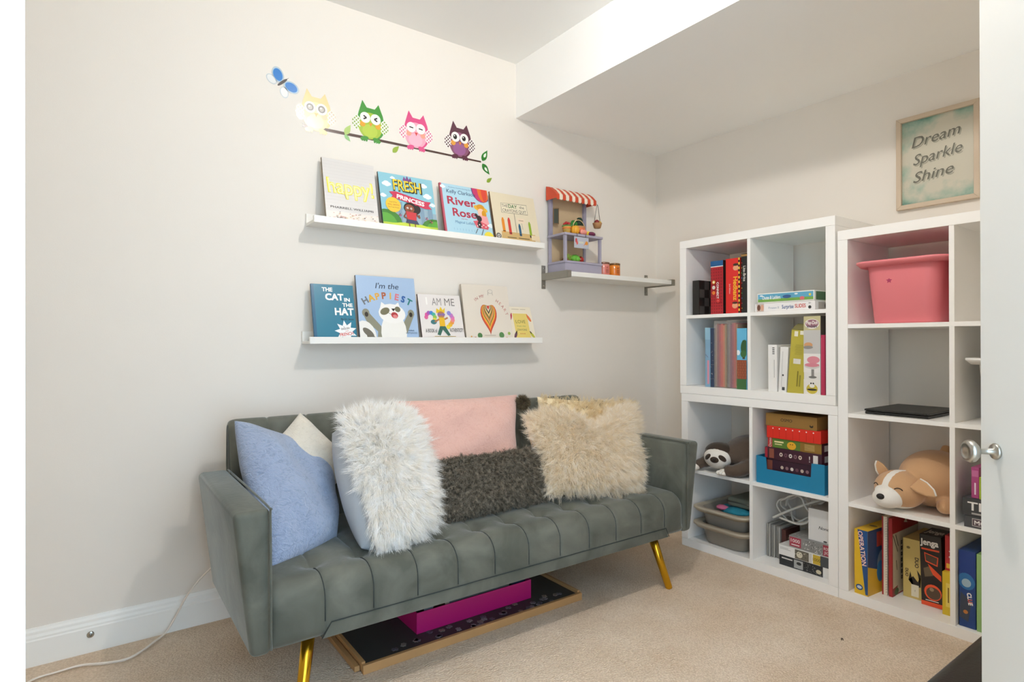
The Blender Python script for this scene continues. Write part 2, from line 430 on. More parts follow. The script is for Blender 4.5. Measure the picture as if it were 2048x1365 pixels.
# seat profile: bottom, front, rounded front edge, top
prof = [(-.16, .228, 0, -1, 0), (-.5, .226, 0, -1, 0), (-.79, .226, 0, -1, 0.0), (-.812, .230, -.7, -.7, .2)]
for z in (.245, .262, .28, .30, .318): prof.append((SYF, z, -1, 0, min(1, (z - .235) / .03)))
for k in range(1, 9):
    a = math.pi / 2 * k / 8; prof.append((SYF + .066 - .066 * math.cos(a), .322 + .066 * math.sin(a), -math.cos(a), math.sin(a), 1))
y = -.74
while y < -.24: prof.append((y, .388 + .004 * math.sin((y + .75) * 3), 0, 1, 1)); y += .0165
prof += [(-.23, .385, 0, 1, .5), (-.17, .36, 0, 1, 0)]
TUF = [(s, -.69, .388) for s in SEAMS] + [(s, -.45, .388) for s in SEAMS]
V, Fc = channelled('seat', prof, SX0, SX1, SEAMS, .0045, .0018, TUF)
raw('seat', V, Fc, VEL, sofa, True)
for s in SEAMS:
    pts = [(s, SYF + .0035, .268), (s, SYF + .0035, .315)] + [(s, SYF + .066 - .0625 * math.cos(a), .322 + .0625 * math.sin(a)) for a in [math.pi / 2 * k / 6 for k in range(1, 7)]] + [(s, -.73, .3835), (s, -.715, .379)]
    raw('seam', *tube(pts, .0017, 5), SEAMM, sofa, True)
for t in TUF[:11]: raw('tuft_button', *ellipsoid((t[0], t[1], .3705), (.008, .008, .003), 10, 6), VEL, sofa, True)
# front trim with mitred ends
ff = Frame((0, SYF + .002, 0))
tp = [(-2.305, .224), (-.888, .224), (-.905, .2605), (-2.28, .2625)]
raw('front_trim', *prism(ff, tp, -.02, .0045, .0012), VEL, sofa)
raw('seam', *tube([(-2.307, SYF - .0035, .226), (-2.281, SYF - .0035, .2645), (-.904, SYF - .0035, .2625), (-.886, SYF - .0035, .226)], .0016, 5), SEAMM, sofa, True)
# backrest, leaning
bp_ = []
def bk(t): return Vector((-.285 + .085 * t, .36 + .375 * t))      # front face from seat to top
for t in [i / 12 for i in range(13)]:
    p = bk(t * .93); bp_.append((p.x, p.y, -.975, .22, 1))
for k in range(1, 7):
    a = math.pi * k / 6.2; c = (-.167, .716); bp_.append((c[0] - .04 * math.cos(a), c[1] + .04 * math.sin(a), -math.cos(a), math.sin(a), .6))
bp_ += [(-.135, .6, 1, 0, 0), (-.16, .45, 1, 0, 0), (-.19, .33, 0, -1, 0)]
BS = [-2.296 + .1389 * k for k in range(11)]
V, Fc = channelled('backrest', bp_, -2.425, -.80, BS, .006, .002, [(s, bk(.55).x, bk(.55).y) for s in BS])
raw('backrest', V, Fc, VEL, sofa, True)
# arms: slim slabs, leaning out a little
def arm(sgn):
    x_in = SX0 if sgn < 0 else SX1; xo_t = x_in + sgn * .092; xo_b = x_in + sgn * .048; xi = x_in - sgn * .003
    pr = [(-.245, .222), (-.822, .222), (-.832, .600), (-.24, .600)]
    V = []
    for (y, z) in pr: V.append((xo_b if z < .4 else xo_t, y, z))
    for (y, z) in pr: V.append((xi if z < .4 else xi + sgn * .004, y, z))
    V, Fc = bevel_data(V, [(0, 1, 2, 3), (7, 6, 5, 4), (0, 4, 5, 1), (1, 5, 6, 2), (2, 6, 7, 3), (3, 7, 4, 0)], .017, 4)
    a = raw('armrest', V, Fc, VEL, sofa, True)
    xi2 = xi + sgn * .012
    pts = [(xi2 - sgn * .006, -.835, .24), (xi2 - sgn * .005, -.8375, .42), (xi2 - sgn * .004, -.836, .585), (xi2 - sgn * .004, -.823, .602), (xi2 - sgn * .004, -.55, .6035), (xi2 - sgn * .004, -.27, .602)]
    raw('piping', *tube(spline(pts, 5), .0032, 6), VEL, a, True)
arm(-1); arm(1)
for sx in (-1, 1):
    for top, foot in (((.705, -.745), (.752, -.803)), ((.705, -.30), (.74, -.25))):
        t = Vector((SCX + sx * top[0], top[1], .228)); f = Vector((SCX + sx * foot[0], foot[1], 0)); 
        d = (f - t)
        raw('leg', *tube([t, t + d * .5, t + d * .97, f], [.0185, .0165, .0145, .0135], 16), GOLD, sofa, True)

# ------------------------------------------------------------------ pillows
def bil(c, u, v):     # corners TL TR BR BL ; u right, v up, both -1..1
    a, b = (u + 1) / 2, (v + 1) / 2
    return (c[3] * ((1 - a) * (1 - b))[..., None] + c[2] * (a * (1 - b))[..., None] + c[0] * ((1 - a) * b)[..., None] + c[1] * (a * b)[..., None])
class Pillow:
    def __init__(s, corners, thick, pinch=.07, lump=0.0, dent=None, seed=0, rnd=0.0):
        s.c = np.array(corners, float); s.t = thick; s.k = pinch; s.dent = dent; s.rnd = rnd
        n = np.cross(s.c[1] - s.c[3], s.c[0] - s.c[2]); n = n / np.linalg.norm(n)
        if np.dot(n, np.array(CAM) - s.c.mean(0)) < 0: n = -n
        s.n = n; s.lump = lump; g = np.random.default_rng(seed); s.ph = g.uniform(0, 6.28, 12)
        s.size = (np.linalg.norm(s.c[1] - s.c[0]) + np.linalg.norm(s.c[0] - s.c[3])) / 2
    def pos(s, u, v, side=1):
        uu = u * (1 - s.k * (1 - v * v) * u * u); vv = v * (1 - s.k * (1 - u * u) * v * v)
        if s.dent: vv = vv - s.dent * np.exp(-((u - .05) / .36) ** 2) * np.clip((v + .2) / 1.2, 0, 1) ** 2
        uu, vv = uu * np.sqrt(1 - .5 * s.rnd * vv * vv), vv * np.sqrt(1 - .5 * s.rnd * uu * uu)
        e = np.clip((1 - u ** 4) * (1 - v ** 4), 0, 1) ** .55
        h = s.t * e
        if s.lump: h = h + s.lump * e * (np.sin(5 * u + 3 * v + s.ph[0]) + np.sin(7 * v - 4 * u + s.ph[1]) * .7 + np.sin(11 * u + 9 * v + s.ph[2]) * .35)
        if s.dent: h = h * (1 - .35 * np.exp(-((u - .05) / .22) ** 2) * np.clip((v + .6) / 1.6, 0, 1))
        return bil(s.c, uu, vv) + s.n * (h * side)[..., None]
    def normal(s, u, v):
        d = .02; a = s.pos(np.clip(u + d, -1, 1), v) - s.pos(np.clip(u - d, -1, 1), v); b = s.pos(u, np.clip(v + d, -1, 1)) - s.pos(u, np.clip(v - d, -1, 1))
        n = np.cross(a, b); n /= np.linalg.norm(n, axis=-1, keepdims=True) + 1e-9
        n[np.sum(n * s.n, -1) < 0] *= -1
        return n
    def mesh(s, n=40):
        t = np.linspace(-1, 1, n + 1); t = np.sin(t * math.pi / 2 * .96) / math.sin(math.pi / 2 * .96)
        U, Vv = np.meshgrid(t, t); A = s.pos(U, Vv, 1).reshape(-1, 3); B = s.pos(U, Vv, -1).reshape(-1, 3); m = n + 1; Fc = []
        for i in range(n):
            for j in range(n):
                a, b, c, d = i * m + j, i * m + j + 1, (i + 1) * m + j + 1, (i + 1) * m + j
                Fc.append((a, b, c, d)); q = m * m; Fc.append((q + d, q + c, q + b, q + a))
        bm = bmesh.new(); vs = [bm.verts.new(p) for p in np.vstack([A, B])]
        for f in Fc: bm.faces.new([vs[i] for i in f])
        bmesh.ops.remove_doubles(bm, verts=bm.verts, dist=.0004); bmesh.ops.recalc_face_normals(bm, faces=bm.faces); bm.verts.index_update()
        V2 = [tuple(v.co) for v in bm.verts]; F2 = [tuple(v.index for v in f.verts) for f in bm.faces]; bm.free()
        return V2, F2

def fibres(name, parent, P, N, C, m, length, per, spread, comb, width, curl=.25, tipspread=.004, seed=1, kind=True):
    """P,N,C: clump roots, normals, comb directions -> tapered ribbons in clumps, one mesh"""
    g = np.random.default_rng(seed); k = len(P); n = k * per
    L = (length * g.uniform(.7, 1.15, k)); tipc = P + (N * (1 - comb) + C * comb) * L[:, None] + g.normal(0, length * curl * .35, (k, 3))
    P2 = np.repeat(P, per, 0) + g.normal(0, spread, (n, 3)); N2 = np.repeat(N, per, 0); T2 = np.repeat(tipc, per, 0) + g.normal(0, tipspread, (n, 3))
    P2 -= N2 * .003; L2 = np.repeat(L, per)[:, None] * g.uniform(.8, 1.1, (n, 1))
    mid = P2 + N2 * L2 * .42 + g.normal(0, length * .04, (n, 3))
    W = np.cross(T2 - P2, N2 + g.normal(0, .45, (n, 3))); W /= np.linalg.norm(W, axis=1, keepdims=True) + 1e-9; W *= width / 2
    lv = []
    for t, wd in ((0, .8), (.35, 1), (.7, .75)):
        c = P2 * (1 - t) ** 2 + mid * 2 * t * (1 - t) + T2 * t * t; lv += [c - W * wd, c + W * wd]
    lv.append(T2); V = np.stack(lv, 1).reshape(-1, 3); b = (np.arange(n) * 7)[:, None]
    T = np.concatenate([b + np.array([q]) for q in ((0, 1, 3), (0, 3, 2), (2, 3, 5), (2, 5, 4), (4, 5, 6))], 1).reshape(-1, 3)
    o = fast(name, V, T, m, parent)
    o['kind'] = 'stuff'
    return o

def fur_mat(a, b, scale=30, trans=.25, patch=None):
    m = bpy.data.materials.new('fur'); m.use_nodes = True; nt = m.node_tree; p = nt.nodes['Principled BSDF']
    p.inputs['Roughness'].default_value = .6; p.inputs['Specular IOR Level'].default_value = .25
    tc = nt.nodes.new('ShaderNodeTexCoord'); n = nt.nodes.new('ShaderNodeTexNoise'); n.inputs['Scale'].default_value = scale; n.inputs['Detail'].default_value = 6; n.inputs['Roughness'].default_value = .7
    nt.links.new(tc.outputs['Object'], n.inputs['Vector'])
    r = nt.nodes.new('ShaderNodeValToRGB'); r.color_ramp.elements[0].position = .36; r.color_ramp.elements[1].position = .62
    r.color_ramp.elements[0].color = (*lin(a), 1); r.color_ramp.elements[1].color = (*lin(b), 1)
    nt.links.new(n.outputs['Fac'], r.inputs['Fac']); out = r.outputs['Color']
    nt.links.new(out, p.inputs['Base Color'])
    tl = nt.nodes.new('ShaderNodeBsdfTranslucent'); nt.links.new(out, tl.inputs['Color'])
    mx = nt.nodes.new('ShaderNodeMixShader'); mx.inputs[0].default_value = trans
    nt.links.new(p.outputs[0], mx.inputs[1]); nt.links.new(tl.outputs[0], mx.inputs[2]); nt.links.new(mx.outputs[0], nt.nodes['Material Output'].inputs[0])
    return m

def plush_mat(c0, c1, scale=55, strength=.9):
    m = bpy.data.materials.new('plush'); m.use_nodes = True; nt = m.node_tree; p = nt.nodes['Principled BSDF']
    p.inputs['Roughness'].default_value = .9; p.inputs['Specular IOR Level'].default_value = .1; p.inputs['Sheen Weight'].default_value = .5; p.inputs['Sheen Roughness'].default_value = .5
    tc = nt.nodes.new('ShaderNodeTexCoord'); mp = nt.nodes.new('ShaderNodeMapping'); mp.inputs['Scale'].default_value = (1, 1, 1.5)
    nt.links.new(tc.outputs['Object'], mp.inputs['Vector'])
    n = nt.nodes.new('ShaderNodeTexNoise'); n.inputs['Scale'].default_value = scale; n.inputs['Detail'].default_value = 5; n.inputs['Distortion'].default_value = 1.6
    nt.links.new(mp.outputs['Vector'], n.inputs['Vector'])
    n3 = nt.nodes.new('ShaderNodeTexNoise'); n3.inputs['Scale'].default_value = 420; nt.links.new(tc.outputs['Object'], n3.inputs['Vector'])
    r = nt.nodes.new('ShaderNodeValToRGB'); r.color_ramp.elements[0].position = .32; r.color_ramp.elements[1].position = .5
    r.color_ramp.elements[0].color = (*lin(c0), 1); r.color_ramp.elements[1].color = (*lin(c1), 1)
    nt.links.new(n.outputs['Fac'], r.inputs['Fac']); nt.links.new(r.outputs['Color'], p.inputs['Base Color'])
    ad = nt.nodes.new('ShaderNodeMath'); ad.operation = 'MULTIPLY_ADD'; ad.inputs[1].default_value = .35
    nt.links.new(n3.outputs['Fac'], ad.inputs[0]); nt.links.new(n.outputs['Fac'], ad.inputs[2])
    bp = nt.nodes.new('ShaderNodeBump'); bp.inputs['Strength'].default_value = strength; bp.inputs['Distance'].default_value = .012
    nt.links.new(ad.outputs[0], bp.inputs['Height']); nt.links.new(bp.outputs['Normal'], p.inputs['Normal'])
    return m

def px(u, v, y):      # picture point -> point of the room at depth y (used once, to lay out the sofa cushions)
    d = FW + RT * ((u - 1024) / F_PX) - UP * ((v - 682.5) / F_PX); t = (y - CAM.y) / d.y
    return tuple(CAM + d * t)

def cushion(name, label, pil, m, n=40):
    c = pil.c.mean(0); lo = pil.c[:, 2].min()
    t = thing(name, label, 'pillow', (c[0], c[1], lo), 'pillows heaped on the sofa')
    V, Fc = pil.mesh(n); b = raw('cover', V, Fc, m, t, True)
    return t, b

def coat(t, pil, m, clumps, per, length, comb, width, spread=.007, tips=.004, seed=3, umin=-1.0, radial=.5, down=.8, curl=.25, name='fur'):
    g = np.random.default_rng(seed); u = g.uniform(-1, 1, clumps); v = g.uniform(-1, 1, clumps)
    keep = u > umin; u, v = u[keep], v[keep]
    P = pil.pos(u, v); N = pil.normal(u, v)
    ax_u = (pil.c[1] + pil.c[2] - pil.c[0] - pil.c[3]); ax_u /= np.linalg.norm(ax_u); ax_v = (pil.c[0] + pil.c[1] - pil.c[2] - pil.c[3]); ax_v /= np.linalg.norm(ax_v)
    C = ax_u * (u * radial)[:, None] + ax_v * (v * radial - down)[:, None] + g.normal(0, .25, (len(u), 3))
    C /= np.linalg.norm(C, axis=1, keepdims=True) + 1e-9
    return fibres(name, t, P, N, C, m, length, per, spread, comb, width, curl, tips, seed)

# cushions standing behind
pl = Pillow([px(600, 826, -.235), px(712, 930, -.30), px(610, 1040, -.42), px(505, 925, -.33)], .05, .05, .004, seed=1)
t, b = cushion('plush_pillow', 'cream plush pillow peeking up behind the light blue pillow', pl, plush_mat('#d6ccbc', '#ddd4c4', 70, .5))
pl = Pillow([px(1074, 794, -.245), px(1266, 806, -.25), px(1290, 975, -.42), px(1090, 980, -.42)], .055, .05, .003, seed=2)
t, b = cushion('spotted_fur_pillow', 'cream fur pillow with dark spots, behind the cream shaggy pillow', pl, mat('#efe0bd', .9))
g5 = fur_mat('#5c4f3a', '#f0e2c2', 22, .35)
g5.node_tree.nodes['Color Ramp'].color_ramp.elements[0].position = .30; g5.node_tree.nodes['Color Ramp'].color_ramp.elements[1].position = .41
coat(t, pl, g5, 1700, 9, .038, .6, .0016, .006, .005, seed=5, radial=.6, down=.35)
pk = Pillow([px(789, 803, -.27), px(1034, 790, -.25), px(1034, 935, -.40), px(845, 985, -.44)], .06, .05, .006, seed=4)
t, b = cushion('pink_pillow', 'pale pink plush pillow with dark fur pompoms at its corners', pk, plush_mat('#dfae9f', '#e6b9ab', 60, .55))
PF = fur_mat('#4a4133', '#8a7c62', 60, .25)
for q in (px(777, 824, -.30), px(1045, 806, -.30)):
    pb = raw('pompom', *ellipsoid(q, (.020, .020, .020), 12, 8), PF, t, True)
    g = np.random.default_rng(9); d = g.normal(0, 1, (420, 3)); d /= np.linalg.norm(d, axis=1, keepdims=True)
    fibres('pompom_fur', pb, np.array(q) + d * .018, d, d, PF, .020, 6, .002, .3, .0014, .3, .003, 6)
pl = Pillow([px(464, 836, -.30), px(652, 912, -.22), px(676, 1080, -.50), px(543, 1142, -.665)], .070, .0, .006, seed=6, rnd=.14)
t, b = cushion('light_blue_pillow', 'light blue plush pillow leaning in the corner of the sofa', pl, plush_mat('#8b9ab6', '#9dabc6', 46, .8))
# cushions in front
pl = Pillow([px(856, 925, -.47), px(1084, 896, -.47), px(1090, 1000, -.575), px(876, 1052, -.60)], .062, .04, .003, seed=7)
t, b = cushion('dark_fur_pillow', 'long dark brown-grey fur lumbar pillow on the seat', pl, mat('#3e382e', .95))
coat(t, pl, fur_mat('#4a443b', '#ada290', 75, .3), 5200, 8, .026, .62, .0013, .004, .0035, seed=7, radial=.35, down=.75, curl=.8)
pl = Pillow([px(650, 856, -.40), px(812, 826, -.40), px(862, 1052, -.66), px(718, 1120, -.71)], .085, -.03, .003, seed=8, rnd=.45)
t, b = cushion('white_shaggy_pillow', 'white long-haired shaggy pillow with a smooth grey back', pl, mat('#b9bcc0', .85, bump=.3, bscale=30))
coat(t, pl, fur_mat('#f8f3ea', '#ffffff', 40, .4), 4600, 12, .066, .64, .0012, .006, .0045, seed=8, umin=-.70, radial=.85, down=.5, curl=.35)
pl = Pillow([px(1046, 832, -.40), px(1262, 820, -.36), px(1268, 985, -.66), px(1096, 992, -.62)], .085, .03, .004, dent=.66, seed=10, rnd=.12)
t, b = cushion('cream_shaggy_pillow', 'cream long-haired shaggy pillow with a dented top, before the armrest', pl, mat('#f3e4c6', .9))
coat(t, pl, fur_mat('#f3e6cd', '#fffaf0', 35, .4), 5200, 12, .060, .62, .0012, .006, .0045, seed=10, radial=.75, down=.5, curl=.35)
# ------------------------------------------------------------------ white cube shelving
SHELF = mat('#f6f4f0', 0.42, 0.4, var=0.01, vscale=3)
XF, XB = -.385, -.017       # front and back of the units (skirting behind)
def unit(label, y0, z0, rows, loc_group):
    cell = .3365 if rows == 2 else (1.465 - .076 - .016 * (rows - 1)) / rows; W = .765; H = .076 + .016 * (rows - 1) + cell * rows
    t = thing('cube_shelf', label, 'shelf', (XF / 2, y0 - W / 2, z0), loc_group)
    e = .0007
    box('side_panel', XF, XB, y0, y0 - .038, z0 + .038 + e, z0 + H - .038 - e, SHELF, t, .001)
    box('side_panel', XF, XB, y0 - W + .038, y0 - W, z0 + .038 + e, z0 + H - .038 - e, SHELF, t, .001)
    box('bottom_panel', XF, XB, y0, y0 - W, z0, z0 + .038, SHELF, t, .001)
    box('top_panel', XF, XB, y0, y0 - W, z0 + H - .038, z0 + H, SHELF, t, .001)
    ym = y0 - .038 - .3365
    for r in range(rows):
        zb = z0 + .038 + r * (cell + .016)
        box('divider', XF + .002, XB, ym, ym - .016, zb, zb + cell, SHELF, t, .0006)
        if r < rows - 1:
            box('shelf_board', XF + .002, XB, y0 - .038, y0 - W + .038, zb + cell, zb + cell + .016, SHELF, t, .0006)
    return t
YU = -.4915; YV = -1.258
unit('lower white two-by-two cube shelf standing on the carpet beside the sofa', YU, 0, 2, 'white cube shelves')
unit('upper white two-by-two cube shelf stacked on another one', YU + .0077, .766, 2, 'white cube shelves')
unit('tall white cube shelf of four rows beside the open door', YV, 0, 4, 'white cube shelves')
ZL = (.038, .3905); ZU = (.804, 1.1565); ZT = (.038, .38925, .7405, 1.09175)

def gbox(name, label, x, y0, y1, z0, h, depth, col, cat='box', group=None, lean=0.0, yaw=0.0, bev=.0015, lidh=None, lidcol=None, rough=.4, var=.03):
    """upright or flat carton: front face at x between y0 > y1, standing on z0; returns thing and frames of its faces"""
    wdt = y0 - y1; U = Vector((0, -1, 0)); N = Vector((-1, 0, 0)); Vv = Vector((0, 0, 1))
    rot = Matrix.Rotation(math.radians(yaw), 3, 'Z') @ Matrix.Rotation(math.radians(lean), 3, 'X')
    U, N, Vv = rot @ U, rot @ N, rot @ Vv
    fr = Frame((x, y0, z0), U, Vv, N)
    t = thing(name, label, cat, tuple(fr(wdt / 2, 0, -depth / 2)), group)
    m = mat(col, rough, var=var, vscale=25)
    if lidh:
        fbox('base', fr, .0012, wdt - .0012, 0, h - .002, -depth + .0012, -.0012, m, t, bev)
        fbox('lid', fr, 0, wdt, h - lidh, h, -depth, 0, mat(lidcol or col, rough, var=var, vscale=25), t, bev)
    else:
        fbox('carton', fr, 0, wdt, 0, h, -depth, 0, m, t, bev)
    t_front = Print(fr, wdt, h, rough=rough, clip=True); t_side = Print(fr.side(wdt, depth), depth, h, rough=rough, clip=True); t_top = Print(fr.top(h), wdt, depth, rough=rough, clip=True)
    return t, t_front, t_side, t_top, fr
def done(t, *prints, names=('front_print', 'side_print', 'top_print')):
    for p, n in zip(prints, names):
        if p is not None: p.build(n, t)

G1 = 'board games in the upper cube shelf'
# --- upper unit, top row
t, f, s, tp, fr = gbox('chess_box', 'black box with a grey checkerboard side, at the end of the game row', -.37, -.549, -.588, ZU[1], .172, .16, '#1d1d1b', group=G1)
for i in range(4):
    for j in range(4):
        if (i + j) % 2 == 0: s.rect(.03 + i * .235, .02 + j * .24, .03 + (i + 1) * .235, .02 + (j + 1) * .24, '#4c4b47')
done(t, f, s, tp)
t, f, s, tp, fr = gbox('game_box', 'red game box with a blue top band reading CONNECT 4', -.37, -.655, -.724, ZU[1], .256, .26, '#b3202a', group=G1)
f.rect(0, .90, 1, 1, '#1d5a8e').rect(0, .885, 1, .90, '#f3f0ea')
for j in range(15):
    for i in range(5): f.ell(.12 + i * .19, .04 + j * .057, .06, .06, '#8e1a22', n=8)
f.text('CONNECT', .62, .44, .17, '#f6f3ee', rot=-90, bold=.02)
f.ell(.3, .60, .13, .13, '#e0a02c').ell(.3, .60, .08, .08, '#f0e0c0').ell(.3, .50, .13, .13, '#d8d0c4').ell(.3, .40, .13, .13, '#e07a2c').ell(.66, .25, .15, .15, '#d03030').text('4', .66, .25, .06, '#f6f3ee', rot=-90)
s.rect(0, 0, 1, 1, '#2a2622'); done(t, f, s, tp)
t, f, s, tp, fr = gbox('game_box', 'bright red game box lettered Hedbanz in yellow', -.37, -.738, -.813, ZU[1], .258, .26, '#d5231f', group=G1)
f.text('Hedbanz', .70, .45, .30, '#f0b429', rot=-90, bold=.03, fit=None)
f.text('2nd Edition', .30, .45, .10, '#f4d9d0', rot=-90).ell(.72, .82, .2, .16, '#e6a37a').ell(.72, .88, .2, .08, '#3a2a1c').ell(.66, .14, .2, .18, '#e6a37a').ell(.66, .19, .2, .07, '#4a2c1c').rect(.9, 0, 1, 1, '#e9c23a')
for k in range(12): f.rect(.9, k / 12, 1, k / 12 + .04, '#1a1a1a')
s.rect(0, 0, 1, 1, '#b01d1a').text('Hedbanz', .5, .8, .1, '#f0b429'); done(t, f, s, tp)
t, f, s, tp, fr = gbox('game_box', 'black game box lettered Lite-Brite beside the shelf divider', -.368, -.818, -.850, ZU[1], .274, .26, '#1b1917', group=G1)
f.text('Lite-Brite', .55, .66, .42, '#f0e8dc', rot=-90, bold=.01)
for k in range(10): f.ell(.12, .08 + k * .085, .07, .07, ['#e0b030', '#d04040', '#4090d0', '#60b050'][k % 4], n=8)
f.rect(0, .95, 1, .985, '#a07840'); done(t, f, s, tp)
t, f, s, tp, fr = gbox('game_box', 'flat game box with a white Surprise Slides side, under another flat box', -.37, -.889, -1.16, ZU[1], .038, .27, '#ece9e6', group=G1, lidh=.034, lidcol='#efecea')
f.text('Surprise', .565, .5, .44, '#27558c', bold=.02, fit=.19).text('SLIDES', .77, .53, .42, '#c6453c', bold=.02, fit=.17).text('Frozen II', .33, .45, .26, '#7f8fa6').ell(.92, .32, .025, .025, '#2b2b2b').text('4+', .92, .78, .2, '#2b2b2b').rect(.03, .05, .16, .95, '#c9b8ae').ell(.07, .5, .03, .05, '#6d4534').ell(.13, .5, .03, .05, '#d8a58a')
s.rect(.1, .1, .5, .9, '#b8b0a8').ell(.35, .5, .06, .05, '#5a5048'); done(t, f, s, tp)
t, f, s, tp, fr = gbox('game_box', 'flat green and blue Chutes and Ladders box lying on top of another', -.372, -.901, -1.158, ZU[1] + .0385, .044, .27, '#eceae2', group=G1, lidh=.04, lidcol='#eceae2')
f.rect(.015, .12, .985, .9, '#5fa7c6').rect(.015, .12, .985, .40, '#77a94a').text('Chutes & Ladders', .26, .55, .36, '#f6f4ee', bold=.02, fit=.33).ell(.54, .55, .075, .03, '#35588e').ell(.93, .6, .02, .02, '#e6d23c').ell(.8, .3, .04, .03, '#d86a72').ell(.7, .75, .03, .012, '#eef3f4').ell(.08, .75, .03, .012, '#eef3f4')
s.rect(.05, .1, .95, .9, '#4b6f4a').ell(.5, .5, .09, .05, '#b04a48'); tp.rect(.05, .05, .95, .95, '#8fb9c4'); done(t, f, s, tp)
# --- upper unit, bottom row
t, f, s, tp, fr = gbox('notebook', 'thin light blue notebook with a pink stripe on its spine', -.37, -.622, -.651, ZU[0], .288, .22, '#7fa5bf', 'notebook', var=.1)
f.rect(.45, .05, .8, .45, '#d98f9e').line([(.1, .55), (.6, .5)], .08, '#6a4a5a').rect(0, .8, 1, 1, '#8fb8cc'); done(t, f, s, tp)
t, f, s, tp, fr = gbox('notebook', 'narrow dark blue book with white specks beside the light blue notebook', -.37, -.653, -.671, ZU[0], .285, .22, '#2b3c58', 'book')
for k in range(14): f.ell(R.uniform(.2, .8), R.uniform(.05, .95), .07, .07, '#e8e6e0', n=8)
done(t, f, s, tp)
def folder(label, y0, y1, cols, h):
    t = thing('paper_folder', label, 'folder', (-.26, (y0 + y1) / 2, ZU[0]), 'clear folders of coloured paper')
    n = len(cols); d = (y0 - y1 - .006) / n
    for i, c in enumerate(cols):
        box('paper_stack', -.362 - R.uniform(0, .003), -.15, y0 - .003 - i * d, y0 - .003 - (i + 1) * d, ZU[0] + .004, ZU[0] + h - .012 - R.uniform(0, .01), mat(c, .8, var=.2, vscale=90), t)
    sleeve = mat('#d9d3cc', .15, alpha=.14)
    raw('sleeve', *merge([boxd(WF, -.37, -.15, y0 - .0012, y0, ZU[0], ZU[0] + h), boxd(WF, -.37, -.15, y1, y1 + .0012, ZU[0], ZU[0] + h), boxd(WF, -.37, -.369, y1, y0, ZU[0], ZU[0] + h)]), sleeve, t)
folder('clear folder packed with red and orange paper, next to the blue books', -.673, -.741, ['#8a7068', '#7c1f34', '#a81f30', '#c8381f', '#c8602a', '#8b7040'], .320)
folder('clear folder of purple and red paper, behind the picture box', -.744, -.799, ['#77666a', '#701f48', '#981f40', '#b8382a', '#a8682e'], .322)
t, f, s, tp, fr = gbox('picture_box', 'box printed with a blocky tree under blue sky, against the shelf divider', -.376, -.801, -.850, ZU[0], .282, .2, '#58a9cf')
f.rect(0, .48, 1, 1, '#63b4d8').ell(.12, .6, .2, .25, '#e8eef0').rect(0, .17, 1, .48, '#8d4a33')
for j in range(7):
    for i in range(4): f.rect(.02 + i * .25 + (.06 if j % 2 else 0), .175 + j * .043, min(1, .2 + i * .25 + (.06 if j % 2 else 0)), .21 + j * .043, '#a2583c')
f.rect(.6, .5, .85, .8, '#4c3a26').ell(.8, .68, .38, .75, '#2f5a33').ell(.7, .58, .3, .35, '#3b6b3a').rect(0, 0, 1, .17, '#3f6d3e'); done(t, f, s, tp)
t, f, s, tp, fr = gbox('white_carton', 'thin white carton with a barcode, first of the two', -.37, -.951, -.992, ZU[0], .206, .2, '#eeece8')
for k in range(7): f.rect(.5, .80 + k * .022, .75, .80 + k * .022 + (.008 if k % 2 else .014), '#3a3a38')
f.rect(.70, .3, .74, .68, '#8b8884'); s.rect(.05, .05, .95, .95, '#dedbd6'); done(t, f, s, tp)
t, f, s, tp, fr = gbox('white_carton', 'thin white carton leaning on the yellow box', -.37, -.998, -1.034, ZU[0], .198, .2, '#e9e7e3', lean=3)
f.ell(.5, .38, .12, .12, '#3a3a38').rect(.45, .05, .8, .12, '#4a4a48').rect(.3, .12, .4, .9, '#d0cdc8'); done(t, f, s, tp)
t, f, s, tp, fr = gbox('yellow_carton', 'tilted mustard yellow carton with open top flaps', -.37, -1.038, -1.109, ZU[0], .272, .19, '#b8ab3f', lean=4.5)
f.rect(.25, .47, .7, .55, '#dcd9cf').rect(.2, .9, .42, .98, '#e4e0d0').rect(.55, .93, .8, .99, '#e4e0d0')
for k in range(9): f.rect(.3 + .02 * (k % 3), .62 + k * .018, .78, .624 + k * .018, '#8b8130')
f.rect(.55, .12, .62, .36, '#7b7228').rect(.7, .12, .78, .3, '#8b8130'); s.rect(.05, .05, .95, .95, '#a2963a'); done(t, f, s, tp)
ft = fr.top(.272)
raw('flap', *prism(Frame(ft(0, 0, 0), ft.U, ft.V * .85 + ft.N * .53), [(0, .0), (.070, .0), (.066, .05), (.004, .05)], 0, .0015), mat('#7d7648', .8), t)
raw('flap', *prism(Frame(ft(0, .19, 0), ft.U, -ft.V * .85 + ft.N * .53), [(0, .0), (.070, .0), (.066, .05), (.004, .05)], 0, .0015), mat('#a59a45', .7), t)
t, f, s, tp, fr = gbox('toy_box', 'tall white play dough box reading Play-Doh KITCHEN with a pink cake', -.372, -1.113, -1.183, ZU[0], .326, .12, '#e2dfd9')
f.rect(0, .82, 1, 1, '#c3bb8e').ell(.5, .90, .44, .30, '#e8e4dc').ell(.5, .905, .40, .24, '#9c6c78').text('Play-Doh', .5, .918, .045, '#f4f0ea', bold=.02, fit=.68).text('KITCHEN', .5, .865, .026, '#2f3a4a', bold=.02, fit=.6)
